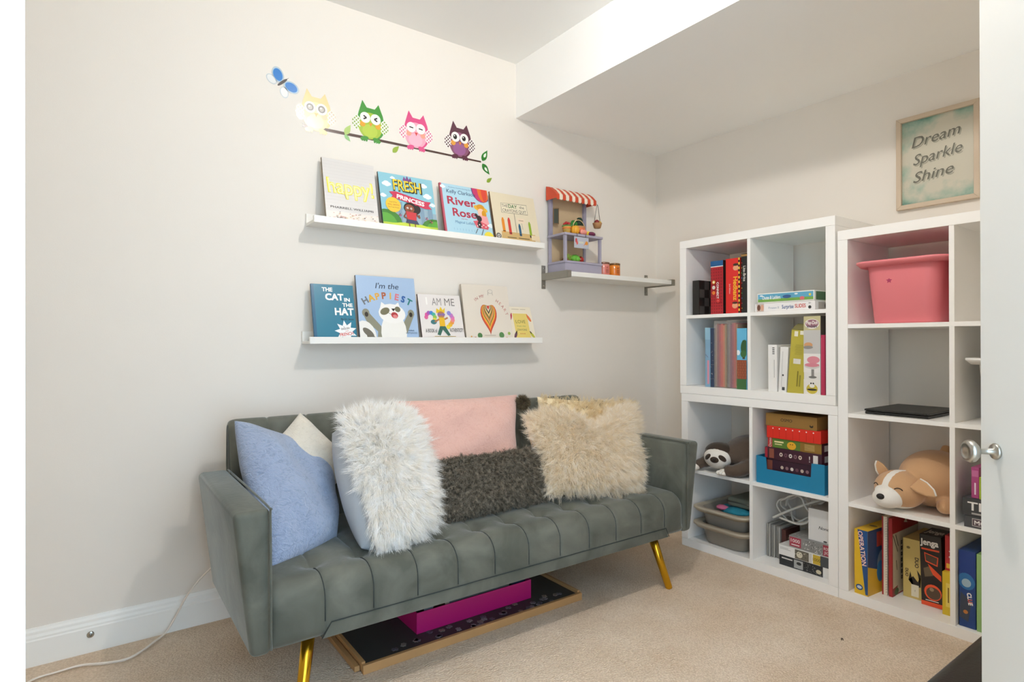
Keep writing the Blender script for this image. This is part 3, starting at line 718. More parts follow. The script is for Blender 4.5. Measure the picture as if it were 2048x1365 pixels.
f.rect(0, .50, 1, .82, '#c4c2be').ell(.28, .63, .26, .16, '#cf9a6a').ell(.26, .60, .30, .1, '#8f8c88').rect(0, .28, 1, .52, '#e7e4e0').ell(.58, .44, .38, .22, '#d98a96').ell(.5, .36, .46, .16, '#cfcbc6').ell(.5, .375, .44, .12, '#d68592').rect(.46, .22, .62, .32, '#8a8783').ell(.54, .22, .24, .07, '#77746f').rect(0, 0, 1, .19, '#e6e2da').ell(.5, .07, .34, .3, '#c8b440').ell(.5, .11, .16, .12, '#f0ede4').ell(.44, .14, .05, .05, '#2a2a28').ell(.58, .14, .05, .05, '#2a2a28').ell(.5, .06, .3, .06, '#2a2622')
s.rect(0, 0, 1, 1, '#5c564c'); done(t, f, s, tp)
t, f, s, tp, fr = gbox('picture_book', 'narrow crimson book at the end of the lower toy row', -.376, -1.186, -1.202, ZU[0], .247, .2, '#b32c50', 'book'); f.rect(.1, .05, .25, .95, '#c8516e'); done(t, f, s, tp)

# --- lower unit: sloth, blue tray of game boxes
BR = mat('#5b4d42', .95, .1, bump=.5, bscale=300, sheen=.5); BR2 = mat('#43382f', .95, .1, bump=.4, bscale=300, sheen=.3); CRM = mat('#ece6dc', .95, .1, bump=.3, bscale=300)
slo = thing('sloth_plush', 'brown plush sloth lying on its belly in the cube shelf', 'plush toy', (-.25, -.70, ZL[1]))
zb = ZL[1]
V, Fc = voxel([ellipsoid((-.19, -.745, zb + .088), (.155, .105, .088), 24, 14), ellipsoid((-.325, -.672, zb + .078), (.072, .078, .062), 20, 12),
               tube(spline([(-.27, -.79, zb + .06), (-.33, -.815, zb + .045), (-.372, -.785, zb + .030), (-.385, -.745, zb + .026)], 6), [.036] * 6 + [.033] * 6 + [.028] * 7, 12),
               tube(spline([(-.30, -.62, zb + .05), (-.345, -.59, zb + .035), (-.375, -.583, zb + .026), (-.388, -.578, zb + .024)], 6), [.030] * 6 + [.026] * 6 + [.022] * 7, 12)], .006, 10)
# darker cap of the head as painted zones of the cloth
mi = []
for f_ in Fc:
    c = np.mean([V[i] for i in f_], 0); mi.append(0)
raw('body', V, Fc, BR, slo, True)
def patch(name, c, r, outward, m, parent, n=18, bulge=.006, rot=0):
    """soft sewn patch: shallow dome with its own outline, facing outward"""
    o = Vector(outward).normalized(); U = Vector((0, 0, 1)).cross(o); U = U.normalized() if U.length > 1e-4 else Vector((0, -1, 0)); Vv = o.cross(U)
    c_, s_ = math.cos(math.radians(rot)), math.sin(math.radians(rot)); V = [tuple(Vector(c) + o * bulge)]; Fc = []
    for ring, (k, h) in enumerate(((.5, .85), (.85, .45), (1.0, 0), (1.0, -.8))):
        for i in range(n):
            a = 2 * math.pi * i / n; x, y = r[0] * k * math.cos(a), r[1] * k * math.sin(a)
            V.append(tuple(Vector(c) + U * (x * c_ - y * s_) + Vv * (x * s_ + y * c_) + o * bulge * h))
    for i in range(n): Fc.append((0, 1 + i, 1 + (i + 1) % n))
    for q in range(3):
        for i in range(n): Fc.append((1 + q * n + i, 1 + (q + 1) * n + i, 1 + (q + 1) * n + (i + 1) % n, 1 + q * n + (i + 1) % n))
    return raw(name, V, Fc, m, parent, True)
hd = Vector((-.325, -.672, zb + .074)); fw = Vector((-.93, -.10, -.06)).normalized(); rt = fw.cross(Vector((0, 0, 1))).normalized(); upv = rt.cross(fw)
fwc = Vector((-1, -.25, .1)).normalized(); rt = Vector((-.25, 1, 0)).normalized() * -1; upv = Vector((0, 0, 1))
hc = Vector((-.325, -.672, zb + .076))
FC = hc + fwc * .020 + Vector((0, 0, -.004)); FR = (.060, .070, .054)
fm = raw('face', *ellipsoid(FC, FR, 28, 16), CRM, slo, True)
raw('brow', *ellipsoid(hc - fwc * .004 + Vector((0, 0, .020)), (.066, .074, .048), 24, 14), BR2, slo, True)
def onface(a, b, k=1.0):   # a to viewer's right, b up
    d = (fwc + rt * a + upv * b).normalized(); return FC + Vector((d.x * FR[0], d.y * FR[1], d.z * FR[2])) * k, d
for a in (-.60, .66):
    p, d = onface(a, .05, .985); patch('eye_patch', p, (.021, .0115), d, BR2, slo, rot=-38 if a > 0 else 38, bulge=.004)
    p, d = onface(a * .86, .10, 1.05); raw('eyelid', *tube([p - rt * .006, p + Vector((0, 0, -.002)), p + rt * .006], .0013, 6), mat('#1c1613', .6), slo, True)
p, d = onface(.02, -.16, .98); patch('muzzle', p, (.021, .015), d, BR2, slo, bulge=.008)
p, d = onface(.02, -.10, 1.12); raw('nose', *ellipsoid(p, (.006, .009, .0055), 12, 8), mat('#15110f', .4), slo, True)
for q in ((-.392, -.735, zb + .022), (-.395, -.578, zb + .022)):
    raw('claws', *merge([ellipsoid((q[0] - .006, q[1] + dy, q[2] - .006), (.024, .009, .011), 12, 8) for dy in (-.015, 0, .015)] + [ellipsoid((q[0] + .005, q[1], q[2] - .003), (.016, .022, .014), 12, 8)]), CRM, slo, True)

tr = thing('cardboard_tray', 'blue cardboard tray with a notched front in the cube shelf', 'tray', (-.24, -1.04, ZL[1]))
TB = mat('#1f80a8', .5, var=.03); tx0, tx1, ty0, ty1 = -.368, -.11, -.892, -1.196; z0 = ZL[1]
raw('tray_body', *merge([boxd(WF, tx0 + .0035, tx1 - .0035, ty1 + .0035, ty0 - .0035, z0 + .0003, z0 + .003), boxd(WF, tx0 + .0033, tx1, ty0 - .003, ty0, z0 + .0003, z0 + .121), boxd(WF, tx0 + .0033, tx1, ty1, ty1 + .003, z0 + .0003, z0 + .121), boxd(WF, tx1 - .003, tx1, ty1 + .0033, ty0 - .0033, z0 + .0003, z0 + .121)]), TB, tr)
raw('notched_front', *prism(Frame((tx0, ty0, z0), (0, -1, 0), (0, 0, 1), (-1, 0, 0)), [(0, 0), (.304, 0), (.304, .126), (.25, .124), (.247, .066), (.05, .066), (.046, .118), (0, .121)], -.003, 0), TB, tr)
G2 = 'game boxes stacked in the blue tray'
t, f, s, tp, fr = gbox('game_box', 'dark purple printed box at the bottom of the blue tray', -.352, -.93, -1.178, z0 + .0035, .108, .22, '#3b2230', group=G2)
for k in range(6): f.ell(.3 + k * .09, .72, .028, .03, ['#c9b8a8', '#8a6a70', '#ddd6cc', '#6d4a54'][k % 4])
f.rect(.85, .45, .93, .92, '#ddd6d0').rect(.02, .4, .12, .95, '#7a4438'); s.rect(0, 0, 1, 1, '#2c1a24'); done(t, f, s, tp)
t, f, s, tp, fr = gbox('game_box', 'dark purple printed box with a white tag and red end, below the green one', -.355, -.926, -1.178, z0 + .112, .052, .22, '#42222f', group=G2)
f.rect(0, .1, .05, .95, '#a02a38').rect(.08, .1, .17, .9, '#8a5040')
for k in range(5): f.ell(.3 + k * .085, .5, .03, .035, ['#d8c8b8', '#6d4a54', '#ddd6cc', '#8a6a70'][k % 4]).ell(.3 + k * .085, .5, .014, .014, '#42222f', n=8)
f.rect(.86, .12, .94, .85, '#e4ded8').text('!', .80, .5, .5, '#e4ded8'); s.rect(0, 0, 1, 1, '#5a2030').rect(.1, .3, .4, .8, '#c8c0b8'); done(t, f, s, tp)
t, f, s, tp, fr = gbox('game_box', 'green game box with a yellow smiling blob, between red and purple boxes', -.352, -.938, -1.176, z0 + .1645, .042, .22, '#5d7d34', group=G2)
f.rect(0, 0, .09, 1, '#b23a3a').rect(.62, 0, 1, 1, '#8c6a2e').text('Osmo', .045, .5, .05, '#f0ebe0', rot=90).rect(.13, .56, .31, .72, '#e8d9a0').rect(.14, .34, .28, .44, '#e8d9a0').ell(.46, .42, .085, .07, '#e2a82c').ell(.44, .55, .01, .01, '#241c10', n=8).ell(.48, .55, .01, .01, '#241c10', n=8)
for k in range(5): f.rect(.70, .2 + k * .13, .88, .25 + k * .13, '#c9b070')
s.rect(0, 0, 1, 1, '#4a2028').rect(.1, .2, .3, .8, '#cac2b8'); done(t, f, s, tp)
t, f, s, tp, fr = gbox('game_box', 'plain bright red box with eight creased segments', -.358, -.936, -1.176, z0 + .207, .053, .22, '#d92e20', group=G2)
for k in range(1, 8): f.rect(k / 8 - .003, .05, k / 8 + .003, .72, '#b52016'); f.ell(k / 8, .82, .012, .012, '#f0e8e0', n=8)
done(t, f, s, tp)
t, f, s, tp, fr = gbox('game_box', 'brown cardboard box lettered OSMO on top of the stack', -.358, -.932, -1.160, z0 + .2605, .055, .22, '#8f6a30', group=G2, rough=.7)
f.text('OSMO', .42, .55, .24, '#2d2416', bold=.01).ell(.9, .3, .035, .03, '#2d2416').ell(.9, .38, .02, .015, '#8f6a30'); done(t, f, s, tp)

# --- lower unit: stacked grey bins
def bin_tub(label, y0, y1, x0, x1, z0, h, col, rim, group=None, rough=.4):
    """tapered tub with rounded corners and an out-turned rim"""
    t = thing('plastic_bin', label, 'bin', ((x0 + x1) / 2, (y0 + y1) / 2, z0), group)
    def ring(ins, z, r=.05, n=6):
        a0, a1, b0, b1 = x0 + ins, x1 - ins, y1 + ins, y0 - ins; P = []
        for cx, cy, st in ((a1 - r, b1 - r, 0), (a0 + r, b1 - r, 90), (a0 + r, b0 + r, 180), (a1 - r, b0 + r, 270)):
            for k in range(n): a = math.radians(st + 90 * k / (n - 1)); P.append((cx + r * math.cos(a), cy + r * math.sin(a), z))
        return P
    rings = [ring(.050, z0 + .001, .045), ring(.046, z0 + .006, .05), ring(.030, z0 + h * .93, .05), ring(.029, z0 + h - .004, .05), ring(.027, z0 + h - .004, .05), ring(.032, z0 + h - .006, .05), ring(.052, z0 + .008, .045)]
    V = [p for r_ in rings for p in r_]; n = 24; Fc = []
    for i in range(len(rings) - 1):
        for k in range(n): Fc.append((i * n + k, i * n + (k + 1) % n, (i + 1) * n + (k + 1) % n, (i + 1) * n + k))
    Fc += [tuple(reversed(range(n))), tuple(range((len(rings) - 1) * n, len(rings) * n))]
    raw('tub', V, Fc, mat(col, rough), t, True)
    rr = [ring(.031, z0 + h - .012, .05), ring(.022, z0 + h - .012, .05), ring(.012, z0 + h - .022, .05), ring(.004, z0 + h - .012, .05), ring(0, z0 + h - .008, .05), ring(0, z0 + h - .001, .05), ring(.002, z0 + h, .05), ring(.030, z0 + h, .05)]
    V = [p for r_ in rr for p in r_]; Fc = []
    for i in range(len(rr)):
        for k in range(n): j = (i + 1) % len(rr); Fc.append((i * n + k, i * n + (k + 1) % n, j * n + (k + 1) % n, j * n + k))
    raw('rim', V, Fc, mat(rim, rough), t, True)
    return t
bin_tub('lower taupe plastic bin of the nested pair in the bottom cube', -.548, -.858, -.40, -.03, ZL[0] + .001, .098, '#8f877b', '#b3a894', 'taupe bins')
b = bin_tub('upper taupe plastic bin of the nested pair, full of cloth', -.545, -.855, -.395, -.03, ZL[0] + .075, .100, '#9a9287', '#b8ad99', 'taupe bins')
cl = thing('folded_cloth', 'teal and pink patterned cloth lying in the taupe bin', 'cloth', (-.25, -.73, ZL[0] + .13))
raw('cloth', *voxel([ellipsoid((-.24, -.73, ZL[0] + .165), (.10, .10, .022), 20, 10, noise=.08), ellipsoid((-.29, -.75, ZL[0] + .170), (.05, .07, .02), 16, 8, noise=.1)], .008, 3), mat('#1f7f95', .8, var=.6, vscale=18), cl, True)
raw('pink_fold', *ellipsoid((-.31, -.675, ZL[0] + .178), (.025, .030, .012), 14, 8, noise=.1), mat('#c4688a', .8), cl, True)
po = thing('zip_pouch', 'grey-green zip pouch lying on the cloth in the bin', 'pouch', (-.2, -.77, ZL[0] + .18))
raw('pouch_body', *bevel_data(*boxd(WF, -.30, -.09, -.85, -.69, ZL[0] + .19, ZL[0] + .235), .016, 4), mat('#6f7265', .7, bump=.3, bscale=60), po, True)
raw('zip', *tube([(-.302, -.845, ZL[0] + .216), (-.302, -.695, ZL[0] + .216)], .003, 6), mat('#4a4c44', .5), po, True)
# --- lower unit, bottom right cube
G3 = 'slim grey cases'
for k in range(3):
    y0 = -.889 - k * .021
    t = thing('grey_case', ['slim grey plastic case, outermost by the shelf divider', 'slim grey plastic case, middle of three', 'slim grey plastic case next to the dark red booklet'][k], 'case', (-.2, y0 - .01, ZL[0]), G3)
    box('shell', -.285 + .004 * k, -.10, y0, y0 - .009, ZL[0], ZL[0] + .152 - .004 * k, mat('#8d8b86', .35, metal=.3), t, .004, 3, True)
    box('shell', -.285 + .004 * k, -.10, y0 - .0095, y0 - .019, ZL[0], ZL[0] + .152 - .004 * k, mat('#a3a19b', .35, metal=.3), t, .004, 3, True)
t, f, s, tp, fr = gbox('booklet', 'dark red booklet with a gold scroll beside the grey cases', -.268, -.953, -.972, ZL[0], .135, .12, '#4a2622', 'booklet')
for k in range(24): a = k * .45; s.ell(.45 + .02 * k * math.cos(a) * .7, .62 + .018 * k * math.sin(a) * .6, .035, .035, '#9a8a5c', n=8)
done(t, f, s, tp)
G4 = 'puzzle boxes'
t, f, s, tp, fr = gbox('puzzle_box', 'black puzzle box with pale photo print, bottom of the stack', -.33, -.978, -1.200, ZL[0], .044, .26, '#26282a', group=G4)
f.rect(0, 0, .36, 1, '#2b2e30').rect(.30, .1, .48, .9, '#a8a9a6').rect(.86, 0, 1, 1, '#e4e2de').rect(.05, .68, .27, .8, '#d8d6d0').ell(.40, .6, .05, .03, '#2a2a2a').ell(.78, .4, .05, .04, '#cfc6a8')
for k in range(40): f.ell(R.uniform(.5, .85), R.uniform(.1, .9), .004, .004, '#d0cfc8', n=6)
s.rect(0, 0, 1, 1, '#dcdad5'); done(t, f, s, tp)
t, f, s, tp, fr = gbox('puzzle_box', 'white puzzle box with a yellow square, middle of the stack', -.332, -.976, -1.200, ZL[0] + .0445, .044, .26, '#eceae6', group=G4)
f.rect(.33, .05, .66, .95, '#6d675a').ell(.42, .5, .06, .06, '#d9d2bc').rect(.6, .05, .66, .95, '#cfccc4').rect(.68, .05, .82, .95, '#c7a93a').rect(.82, .0, 1, 1, '#4a4d50').text('1000', .75, .5, .3, '#5a4c18').rect(.03, .62, .25, .66, '#a8a5a0').rect(.03, .74, .2, .78, '#a8a5a0')
for k in range(30): f.ell(R.uniform(.34, .6), R.uniform(.1, .9), .008, .008, R.choice(['#e6e0cc', '#3a362e', '#8d8672']), n=6)
tp.rect(0, 0, 1, .9, '#e3e1dd'); done(t, f, s, tp)
t, f, s, tp, fr = gbox('puzzle_box', 'grey photo puzzle box reading 1000 and ROSE JIGSAW', -.326, -1.020, -1.200, ZL[0] + .089, .050, .24, '#8f8e8b', group=G4)
f.rect(.02, .1, .30, .9, '#a84050').text('1000', .16, .62, .3, '#efe8e6', bold=.01, fit=.22).rect(.06, .22, .26, .3, '#efe8e6').rect(.82, .05, 1, .95, '#a23a4a').text('ROSE', .91, .65, .24, '#efe8e6', fit=.14).text('JIG', .9, .32, .24, '#efe8e6')
for k in range(46): f.ell(R.uniform(.32, .8), R.uniform(.08, .92), R.uniform(.01, .03), .008, R.choice(['#c9c8c4', '#5f5e5c', '#e4e3e0', '#77757a']), rot=R.uniform(0, 90), n=6)
for k in range(40): tp.ell(R.uniform(.05, .95), R.uniform(.02, .5), R.uniform(.01, .04), .012, R.choice(['#c9c8c4', '#5f5e5c', '#dddcd8', '#a8a6a2']), rot=R.uniform(0, 90), n=6)
done(t, f, s, tp)
t, f, s, tp, fr = gbox('white_carton', 'white carton lettered None standing on the puzzle boxes', -.316, -1.100, -1.2, ZL[0] + .1395, .136, .15, '#dedddb')
f.text('None', .66, .45, .10, '#2d2c2a', shear=.25, bold=.01).ell(.72, .05, .08, .04, '#5a5855'); tp.rect(0, 0, 1, 1, '#8f8a84'); done(t, f, s, tp)
cb = thing('cable_coil', 'loosely coiled white cable lying over the grey cases', 'cable', (-.22, -.99, ZL[0] + .15))
pts = []
for k in range(56):
    a = k * .42; r_ = .062 + .008 * math.sin(k * 1.7); pts.append((-.225 + .035 * math.sin(k * .53), -1.015 + r_ * 1.05 * math.cos(a) + .0004 * k, ZL[0] + .232 + r_ * .95 * math.sin(a) + .004 * math.sin(k)))
WC = mat('#c9c6bf', .45)
raw('cable', *tube(spline(pts, 4), .0042, 7), WC, cb, True)
raw('cable_end', *tube(spline([(-.29, -.925, ZL[0] + .185), (-.28, -.985, ZL[0] + .225), (-.25, -1.06, ZL[0] + .27), (-.22, -1.13, ZL[0] + .30), (-.2, -1.19, ZL[0] + .298)], 6), .0055, 7), WC, cb, True)
raw('cable_end', *tube(spline([(-.28, -.95, ZL[0] + .19), (-.275, -1.03, ZL[0] + .18), (-.27, -1.075, ZL[0] + .20), (-.25, -1.085, ZL[0] + .25), (-.22, -1.12, ZL[0] + .29)], 6), .005, 7), WC, cb, True)

# ------------------------------------------------------------------ tall unit
b = bin_tub('large pink plastic tub in the top cube of the tall shelf', -1.322, -1.634, -.41, -.03, ZT[3], .238, '#e58087', '#ea858b')
s_ = Print(Frame((-.372, -1.43, ZT[3] + .15), (0, -1, 0), (0, 0, 1), (-1, 0, 0)), .022, .022, lift=.004)
s_.poly([(.5 + .5 * (1 if k % 2 == 0 else .5) * math.cos(math.pi / 2 + k * math.pi / 5), .5 + .5 * (1 if k % 2 == 0 else .5) * math.sin(math.pi / 2 + k * math.pi / 5)) for k in range(10)], '#b03a62'); s_.build('star_sticker', b)
wb = bin_tub('white plastic bin half hidden by the open door', -1.668, -1.965, -.39, -.03, ZT[2], .226, '#e4e2dd', '#eceae5')
lp = thing('laptop', 'closed black laptop lying in the second cube of the tall shelf', 'laptop', (-.2, -1.45, ZT[2]))
LB = mat('#141412', .4, var=.1)
box('base', -.347, -.045, -1.342, -1.556, ZT[2] + .001, ZT[2] + .0115, LB, lp, .003, 3)
box('lid', -.349, -.045, -1.340, -1.558, ZT[2] + .0125, ZT[2] + .0205, mat('#1c1b18', .45, var=.1), lp, .003, 3)
for k in range(3): box('port', -.3485, -.346, -1.375 - k * .025, -1.388 - k * .025, ZT[2] + .004, ZT[2] + .0085, mat('#050505', .6), lp)
# corgi plush
TAN = mat('#cda37a', .95, .1, bump=.35, bscale=320, sheen=.35); WHT = mat('#f0ece4', .95, .1, bump=.25, bscale=320); DKB = mat('#3a2c22', .8)
co = thing('corgi_plush', 'tan and white plush corgi sleeping on its belly in the tall shelf', 'plush toy', (-.25, -1.49, ZT[1])); zb = ZT[1]
H0 = Vector((-.318, -1.452, zb + .074))
V, Fc = voxel([ellipsoid((-.175, -1.515, zb + .108), (.150, .112, .107), 26, 16), ellipsoid(H0, (.078, .086, .072), 24, 14),
               ellipsoid(H0 + Vector((-.060, .018, -.028)), (.044, .052, .038), 20, 12), ellipsoid((-.27, -1.59, zb + .034), (.066, .030, .030), 18, 10), ellipsoid((-.10, -1.53, zb + .215), (.018, .018, .016), 12, 8)], .0055, 10)
fd = Vector((-.85, .28, 0)).normalized(); sd = Vector((.28, .85, 0)).normalized()
def sst(x, w_=.0022): x = min(1, max(0, x / w_ * .5 + .5)); return x
wm = []
for q in V:      # white blaze, muzzle and chin of the cloth, sewn with a clean edge
    c = Vector(q); d = c - H0; a = abs(d.dot(sd)); fwd = d.dot(fd)
    muz = sst(.050 - math.sqrt(max(0, (fwd - .072) ** 2 * 1.0 + d.dot(sd) ** 2 * .75 + (d.z + .030) ** 2 * 1.0)))
    blz = min(sst(.0125 + max(0, .02 - d.z) * .12 - a), sst(fwd + .020), sst(d.z + .02))
    chin = min(sst(.020 - (c.z - zb)), sst(fwd + .035))
    wm.append(max(muz, blz, chin))
cm_ = bpy.data.materials.new('plush_tan_white'); cm_.use_nodes = True; nt = cm_.node_tree; b = nt.nodes['Principled BSDF']; b.inputs['Roughness'].default_value = .95; b.inputs['Specular IOR Level'].default_value = .1; b.inputs['Sheen Weight'].default_value = .3
at = nt.nodes.new('ShaderNodeAttribute'); at.attribute_name = 'white_cloth'; rp = nt.nodes.new('ShaderNodeValToRGB'); rp.color_ramp.elements[0].position = .45; rp.color_ramp.elements[1].position = .55
rp.color_ramp.elements[0].color = (*lin('#cda37a'), 1); rp.color_ramp.elements[1].color = (*lin('#f0ece4'), 1); nt.links.new(at.outputs['Fac'], rp.inputs['Fac']); nt.links.new(rp.outputs['Color'], b.inputs['Base Color'])
n_ = nt.nodes.new('ShaderNodeTexNoise'); n_.inputs['Scale'].default_value = 320; tc = nt.nodes.new('ShaderNodeTexCoord'); nt.links.new(tc.outputs['Object'], n_.inputs['Vector']); bp = nt.nodes.new('ShaderNodeBump'); bp.inputs['Strength'].default_value = .3; bp.inputs['Distance'].default_value = .004; nt.links.new(n_.outputs['Fac'], bp.inputs['Height']); nt.links.new(bp.outputs['Normal'], b.inputs['Normal'])
cb_ = raw('body', V, Fc, cm_, co, True); al_ = cb_.data.attributes.new('white_cloth', 'FLOAT', 'POINT'); al_.data.foreach_set('value', wm)
raw('nose', *ellipsoid(H0 + Vector((-.100, .026, -.018)), (.011, .014, .011), 14, 8), mat('#1a1513', .45), co, True)
def ear(base, tip, wd, nrm):
    base, tip, nrm = Vector(base), Vector(tip), Vector(nrm).normalized(); v = tip - base; u = v.cross(nrm).normalized()
    fr = Frame(base, u, v, nrm); L = v.length
    pts = [(-wd, 0), (wd, 0), (wd * 1.02, L * .35), (wd * .7, L * .72), (wd * .2, L * .98), (-wd * .2, L * .98), (-wd * .7, L * .72), (-wd * 1.02, L * .35)]
    e = raw('ear', *bevel_data(*prism(fr, pts, -.006, .006), .005, 3), TAN, co, True)
    raw('ear_lining', *tube([fr(-wd * .9, L * .05, .006), fr(-wd * .95, L * .35, .006), fr(-wd * .6, L * .74, .006), fr(0, L * .97, .006)], .003, 6), WHT, e, True)
ear(H0 + Vector((.005, .055, .045)), H0 + Vector((.000, .078, .095)), .020, (-.8, .2, .3))
ear(H0 + Vector((-.035, -.062, .040)), H0 + Vector((-.045, -.135, .005)), .026, (-.75, -.35, .6))
for sgn, off in ((1, .040), (-1, .046)):
    c = H0 + fd * .060 + sd * (off * sgn) + Vector((0, 0, .012)); pts = []
    for k in range(9):
        a = (k / 8 - .5) * 2; p = H0 + (c - H0) + sd * (a * .016) + Vector((0, 0, -.006 * (1 - a * a) if False else .006 * (1 - a * a)))
        d = (p - H0); r_ = math.sqrt((d.x / .078) ** 2 + (d.y / .086) ** 2 + (d.z / .072) ** 2); pts.append(H0 + d / r_ * 1.0)
    raw('closed_eye', *tube(pts, .0018, 6), DKB, co, True)
# bottom row of games
G5 = 'board games in the bottom cube of the tall shelf'
t, f, s, tp, fr = gbox('game_box', 'yellow and blue game box reading OPERATION', -.374, -1.313, -1.364, ZT[0], .252, .26, '#e3b829', group=G5, yaw=-4)
f.poly([(.25, 1), (1, 1), (1, .02), (.82, .02)], '#1f4f86').text('OPERATION', .60, .72, .34, '#c8342c', rot=-83, bold=.04).text('OPERATION', .60, .72, .34, '#f3efe8', rot=-83, bold=.005).ell(.38, .11, .26, .22, '#1f4f86').ell(.38, .11, .18, .12, '#c8d4e0')
s.rect(0, 0, 1, 1, '#d9ae2b').poly([(0, .45), (0, 1), (1, 1), (1, .55), (.5, .3)], '#27456d').rect(.25, .72, .6, .95, '#b8402f').text('N', .42, .83, .16, '#d85a4a').ell(.42, .45, .16, .2, '#7d8894').ell(.5, .55, .1, .1, '#a9a18e').ell(.35, .33, .1, .16, '#3f7fae').ell(.55, .3, .08, .1, '#c48a58')
tp.ell(.5, .35, .3, .2, '#6b5a22'); done(t, f, s, tp)
t, f, s, tp, fr = gbox('spiral_book', 'red-backed spiral notebook with cream pages beside the operation game', -.304, -1.384, -1.402, ZT[0], .305, .2, '#e6dccb', 'notebook')
f.rect(0, 0, .3, 1, '#a3282c'); done(t, f, s, tp)
for k in range(30): raw('ring', *tube([(-.3045, -1.401 - .004 * math.cos(a), ZT[0] + .012 + k * .0098 + .002 * math.sin(a)) for a in (0, 1.2, 2.4, 3.6)], .0012, 5), mat('#b9a79c', .4), t, True)
t, f, s, tp, fr = gbox('activity_book', 'red and cream picture book with dark strokes on its cover', -.306, -1.408, -1.421, ZT[0], .303, .24, '#a3252b', 'book')
s.rect(.02, .02, .98, .99, '#cfc3ad').rect(.0, .80, 1, 1, '#a3252b').poly([(0, 0), (.12, 0), (.2, .12), (0, .1)], '#8f1d24').ell(.15, .05, .08, .06, '#3a5a34')
for a, b_ in (((.03, .78), (.2, .55)), ((.12, .78), (.22, .62)), ((.14, .45), (.17, .32))): s.line([a, b_], .02, '#2a2420')
for k in range(7): s.rect(.31, .63 - k * .075, .37, .675 - k * .075, '#2f2c2a').rect(.33, .645 - k * .075, .35, .66 - k * .075, '#cfc3ad')
s.poly([(.42, .9), (.5, .96), (.56, .88)], '#d8d0c4'); done(t, f, s, tp)
t, f, s, tp, fr = gbox('game_box', 'tan game box with black shapes reading DUO', -.252, -1.437, -1.500, ZT[0], .226, .2, '#cdb46a', group=G5)
f.text('DUO', .75, .62, .2, '#2d2820', rot=-90, bold=.03).text('DUO', .22, .42, .16, '#2d2820', rot=-90, bold=.03).poly([(.3, .3), (.55, .38), (.8, .3), (.95, .42), (.75, .5), (.95, .22), (.6, .2), (.4, .45)], '#221e18').rect(.45, .04, .85, .24, '#e6dec4').text('8 02', .65, .14, .05, '#3a342a', rot=90).ell(.3, .85, .1, .08, '#6b5a2c'); done(t, f, s, tp)
t, f, s, tp, fr = gbox('game_box', 'black and orange game box reading Jenga, tallest in front', -.276, -1.508, -1.578, ZT[0], .262, .12, '#241d1a', group=G5, lean=-1.5)
f.text('Jenga', .45, .90, .085, '#f0ece4', bold=.035, fit=.82).rect(.08, .785, .9, .81, '#e8542c').poly([(.2, .75), (.85, .71), (.8, .58), (.25, .62)], '#e8542c').poly([(.24, .735), (.8, .70), (.76, .60), (.28, .635)], '#4c3a2c').poly([(.35, .6), (.95, .46), (.95, .38), (.55, .46)], '#e8542c').poly([(.15, .52), (.4, .56), (.6, .44), (.2, .40)], '#6b5a44').ell(.55, .20, .40, .42, '#e8542c').ell(.57, .19, .33, .32, '#5a4636').ell(.5, .24, .1, .1, '#9a8468').rect(.0, .0, 1, .06, '#e8542c').rect(.2, .075, .8, .085, '#f0ece4')
tp.text('Jenga', .5, .5, .4, '#d8d2c8', bold=.02, fit=.8); s.rect(.2, 0, 1, 1, '#7c1f22').text('Jenga', .5, .8, .06, '#e8e0d8'); done(t, f, s, tp)
t, f, s, tp, fr = gbox('game_box', 'short yellow box in the corner by the shelf divider', -.312, -1.586, -1.624, ZT[0], .155, .024, '#d9b82c', group=G5)
f.rect(.3, .2, .9, .75, '#e8d060').rect(.45, .3, .55, .65, '#7c5a1c').rect(.65, .35, .75, .6, '#7c5a1c'); done(t, f, s, tp)
t, f, s, tp, fr = gbox('game_box', 'red game box standing behind the short yellow box', -.285, -1.586, -1.628, ZT[0], .28, .16, '#b8262a', group=G5)
f.text('Jenga', .5, .75, .25, '#efe6dc', rot=-90, bold=.02).rect(.1, .58, .9, .64, '#e8b43a'); done(t, f, s, tp)
# right column
t, f, s, tp, fr = gbox('game_box', 'dark blue game box reading CLUE beside the open door', -.362, -1.652, -1.700, ZT[0], .264, .26, '#1c3f7c', group='board games behind the open door')
f.rect(0, .66, 1, 1, '#1a3a80').ell(.45, .60, .5, .6, '#2a6ea8', rot=15).ell(.45, .58, .28, .3, '#9fb8c4').poly([(.02, .12), (.55, .08), (.75, .35), (.1, .45)], '#3a4354').ell(.4, .2, .14, .14, '#c07a3c').text('CLUE', .66, .38, .26, '#f0eeea', rot=-83, bold=.05).text('U', .68, .355, .26, '#b8262e', rot=-83, bold=.04); done(t, f, s, tp)
t, f, s, tp, fr = gbox('game_box', 'pale green box beside the dark blue mystery game', -.366, -1.703, -1.76, ZT[0], .262, .26, '#8fb472', group='board games behind the open door')
f.rect(.25, .3, .6, .62, '#c3d4a8').rect(.3, .15, .6, .22, '#4c5a3c'); done(t, f, s, tp)
t, f, s, tp, fr = gbox('game_box', 'charcoal box reading MONOPOLY under another grey box', -.378, -1.672, -1.93, ZT[1], .040, .26, '#44464a', group='board games behind the open door')
f.rect(.09, .18, .62, .82, '#d8d5d0').rect(.095, .22, .615, .78, '#5a4a50').text('MONOPOLY', .355, .5, .36, '#efece8', bold=.02, fit=.48); done(t, f, s, tp)
t, f, s, tp, fr = gbox('game_box', 'charcoal box reading TICKET lying on a similar box', -.380, -1.668, -1.93, ZT[1] + .041, .058, .26, '#3c3d3f', group='board games behind the open door')
f.text('TICKET', .36, .58, .5, '#efece8', bold=.02, fit=.6).rect(.1, .1, .3, .2, '#a8a6a2'); tp.rect(.02, .02, .98, .9, '#55565a'); done(t, f, s, tp)
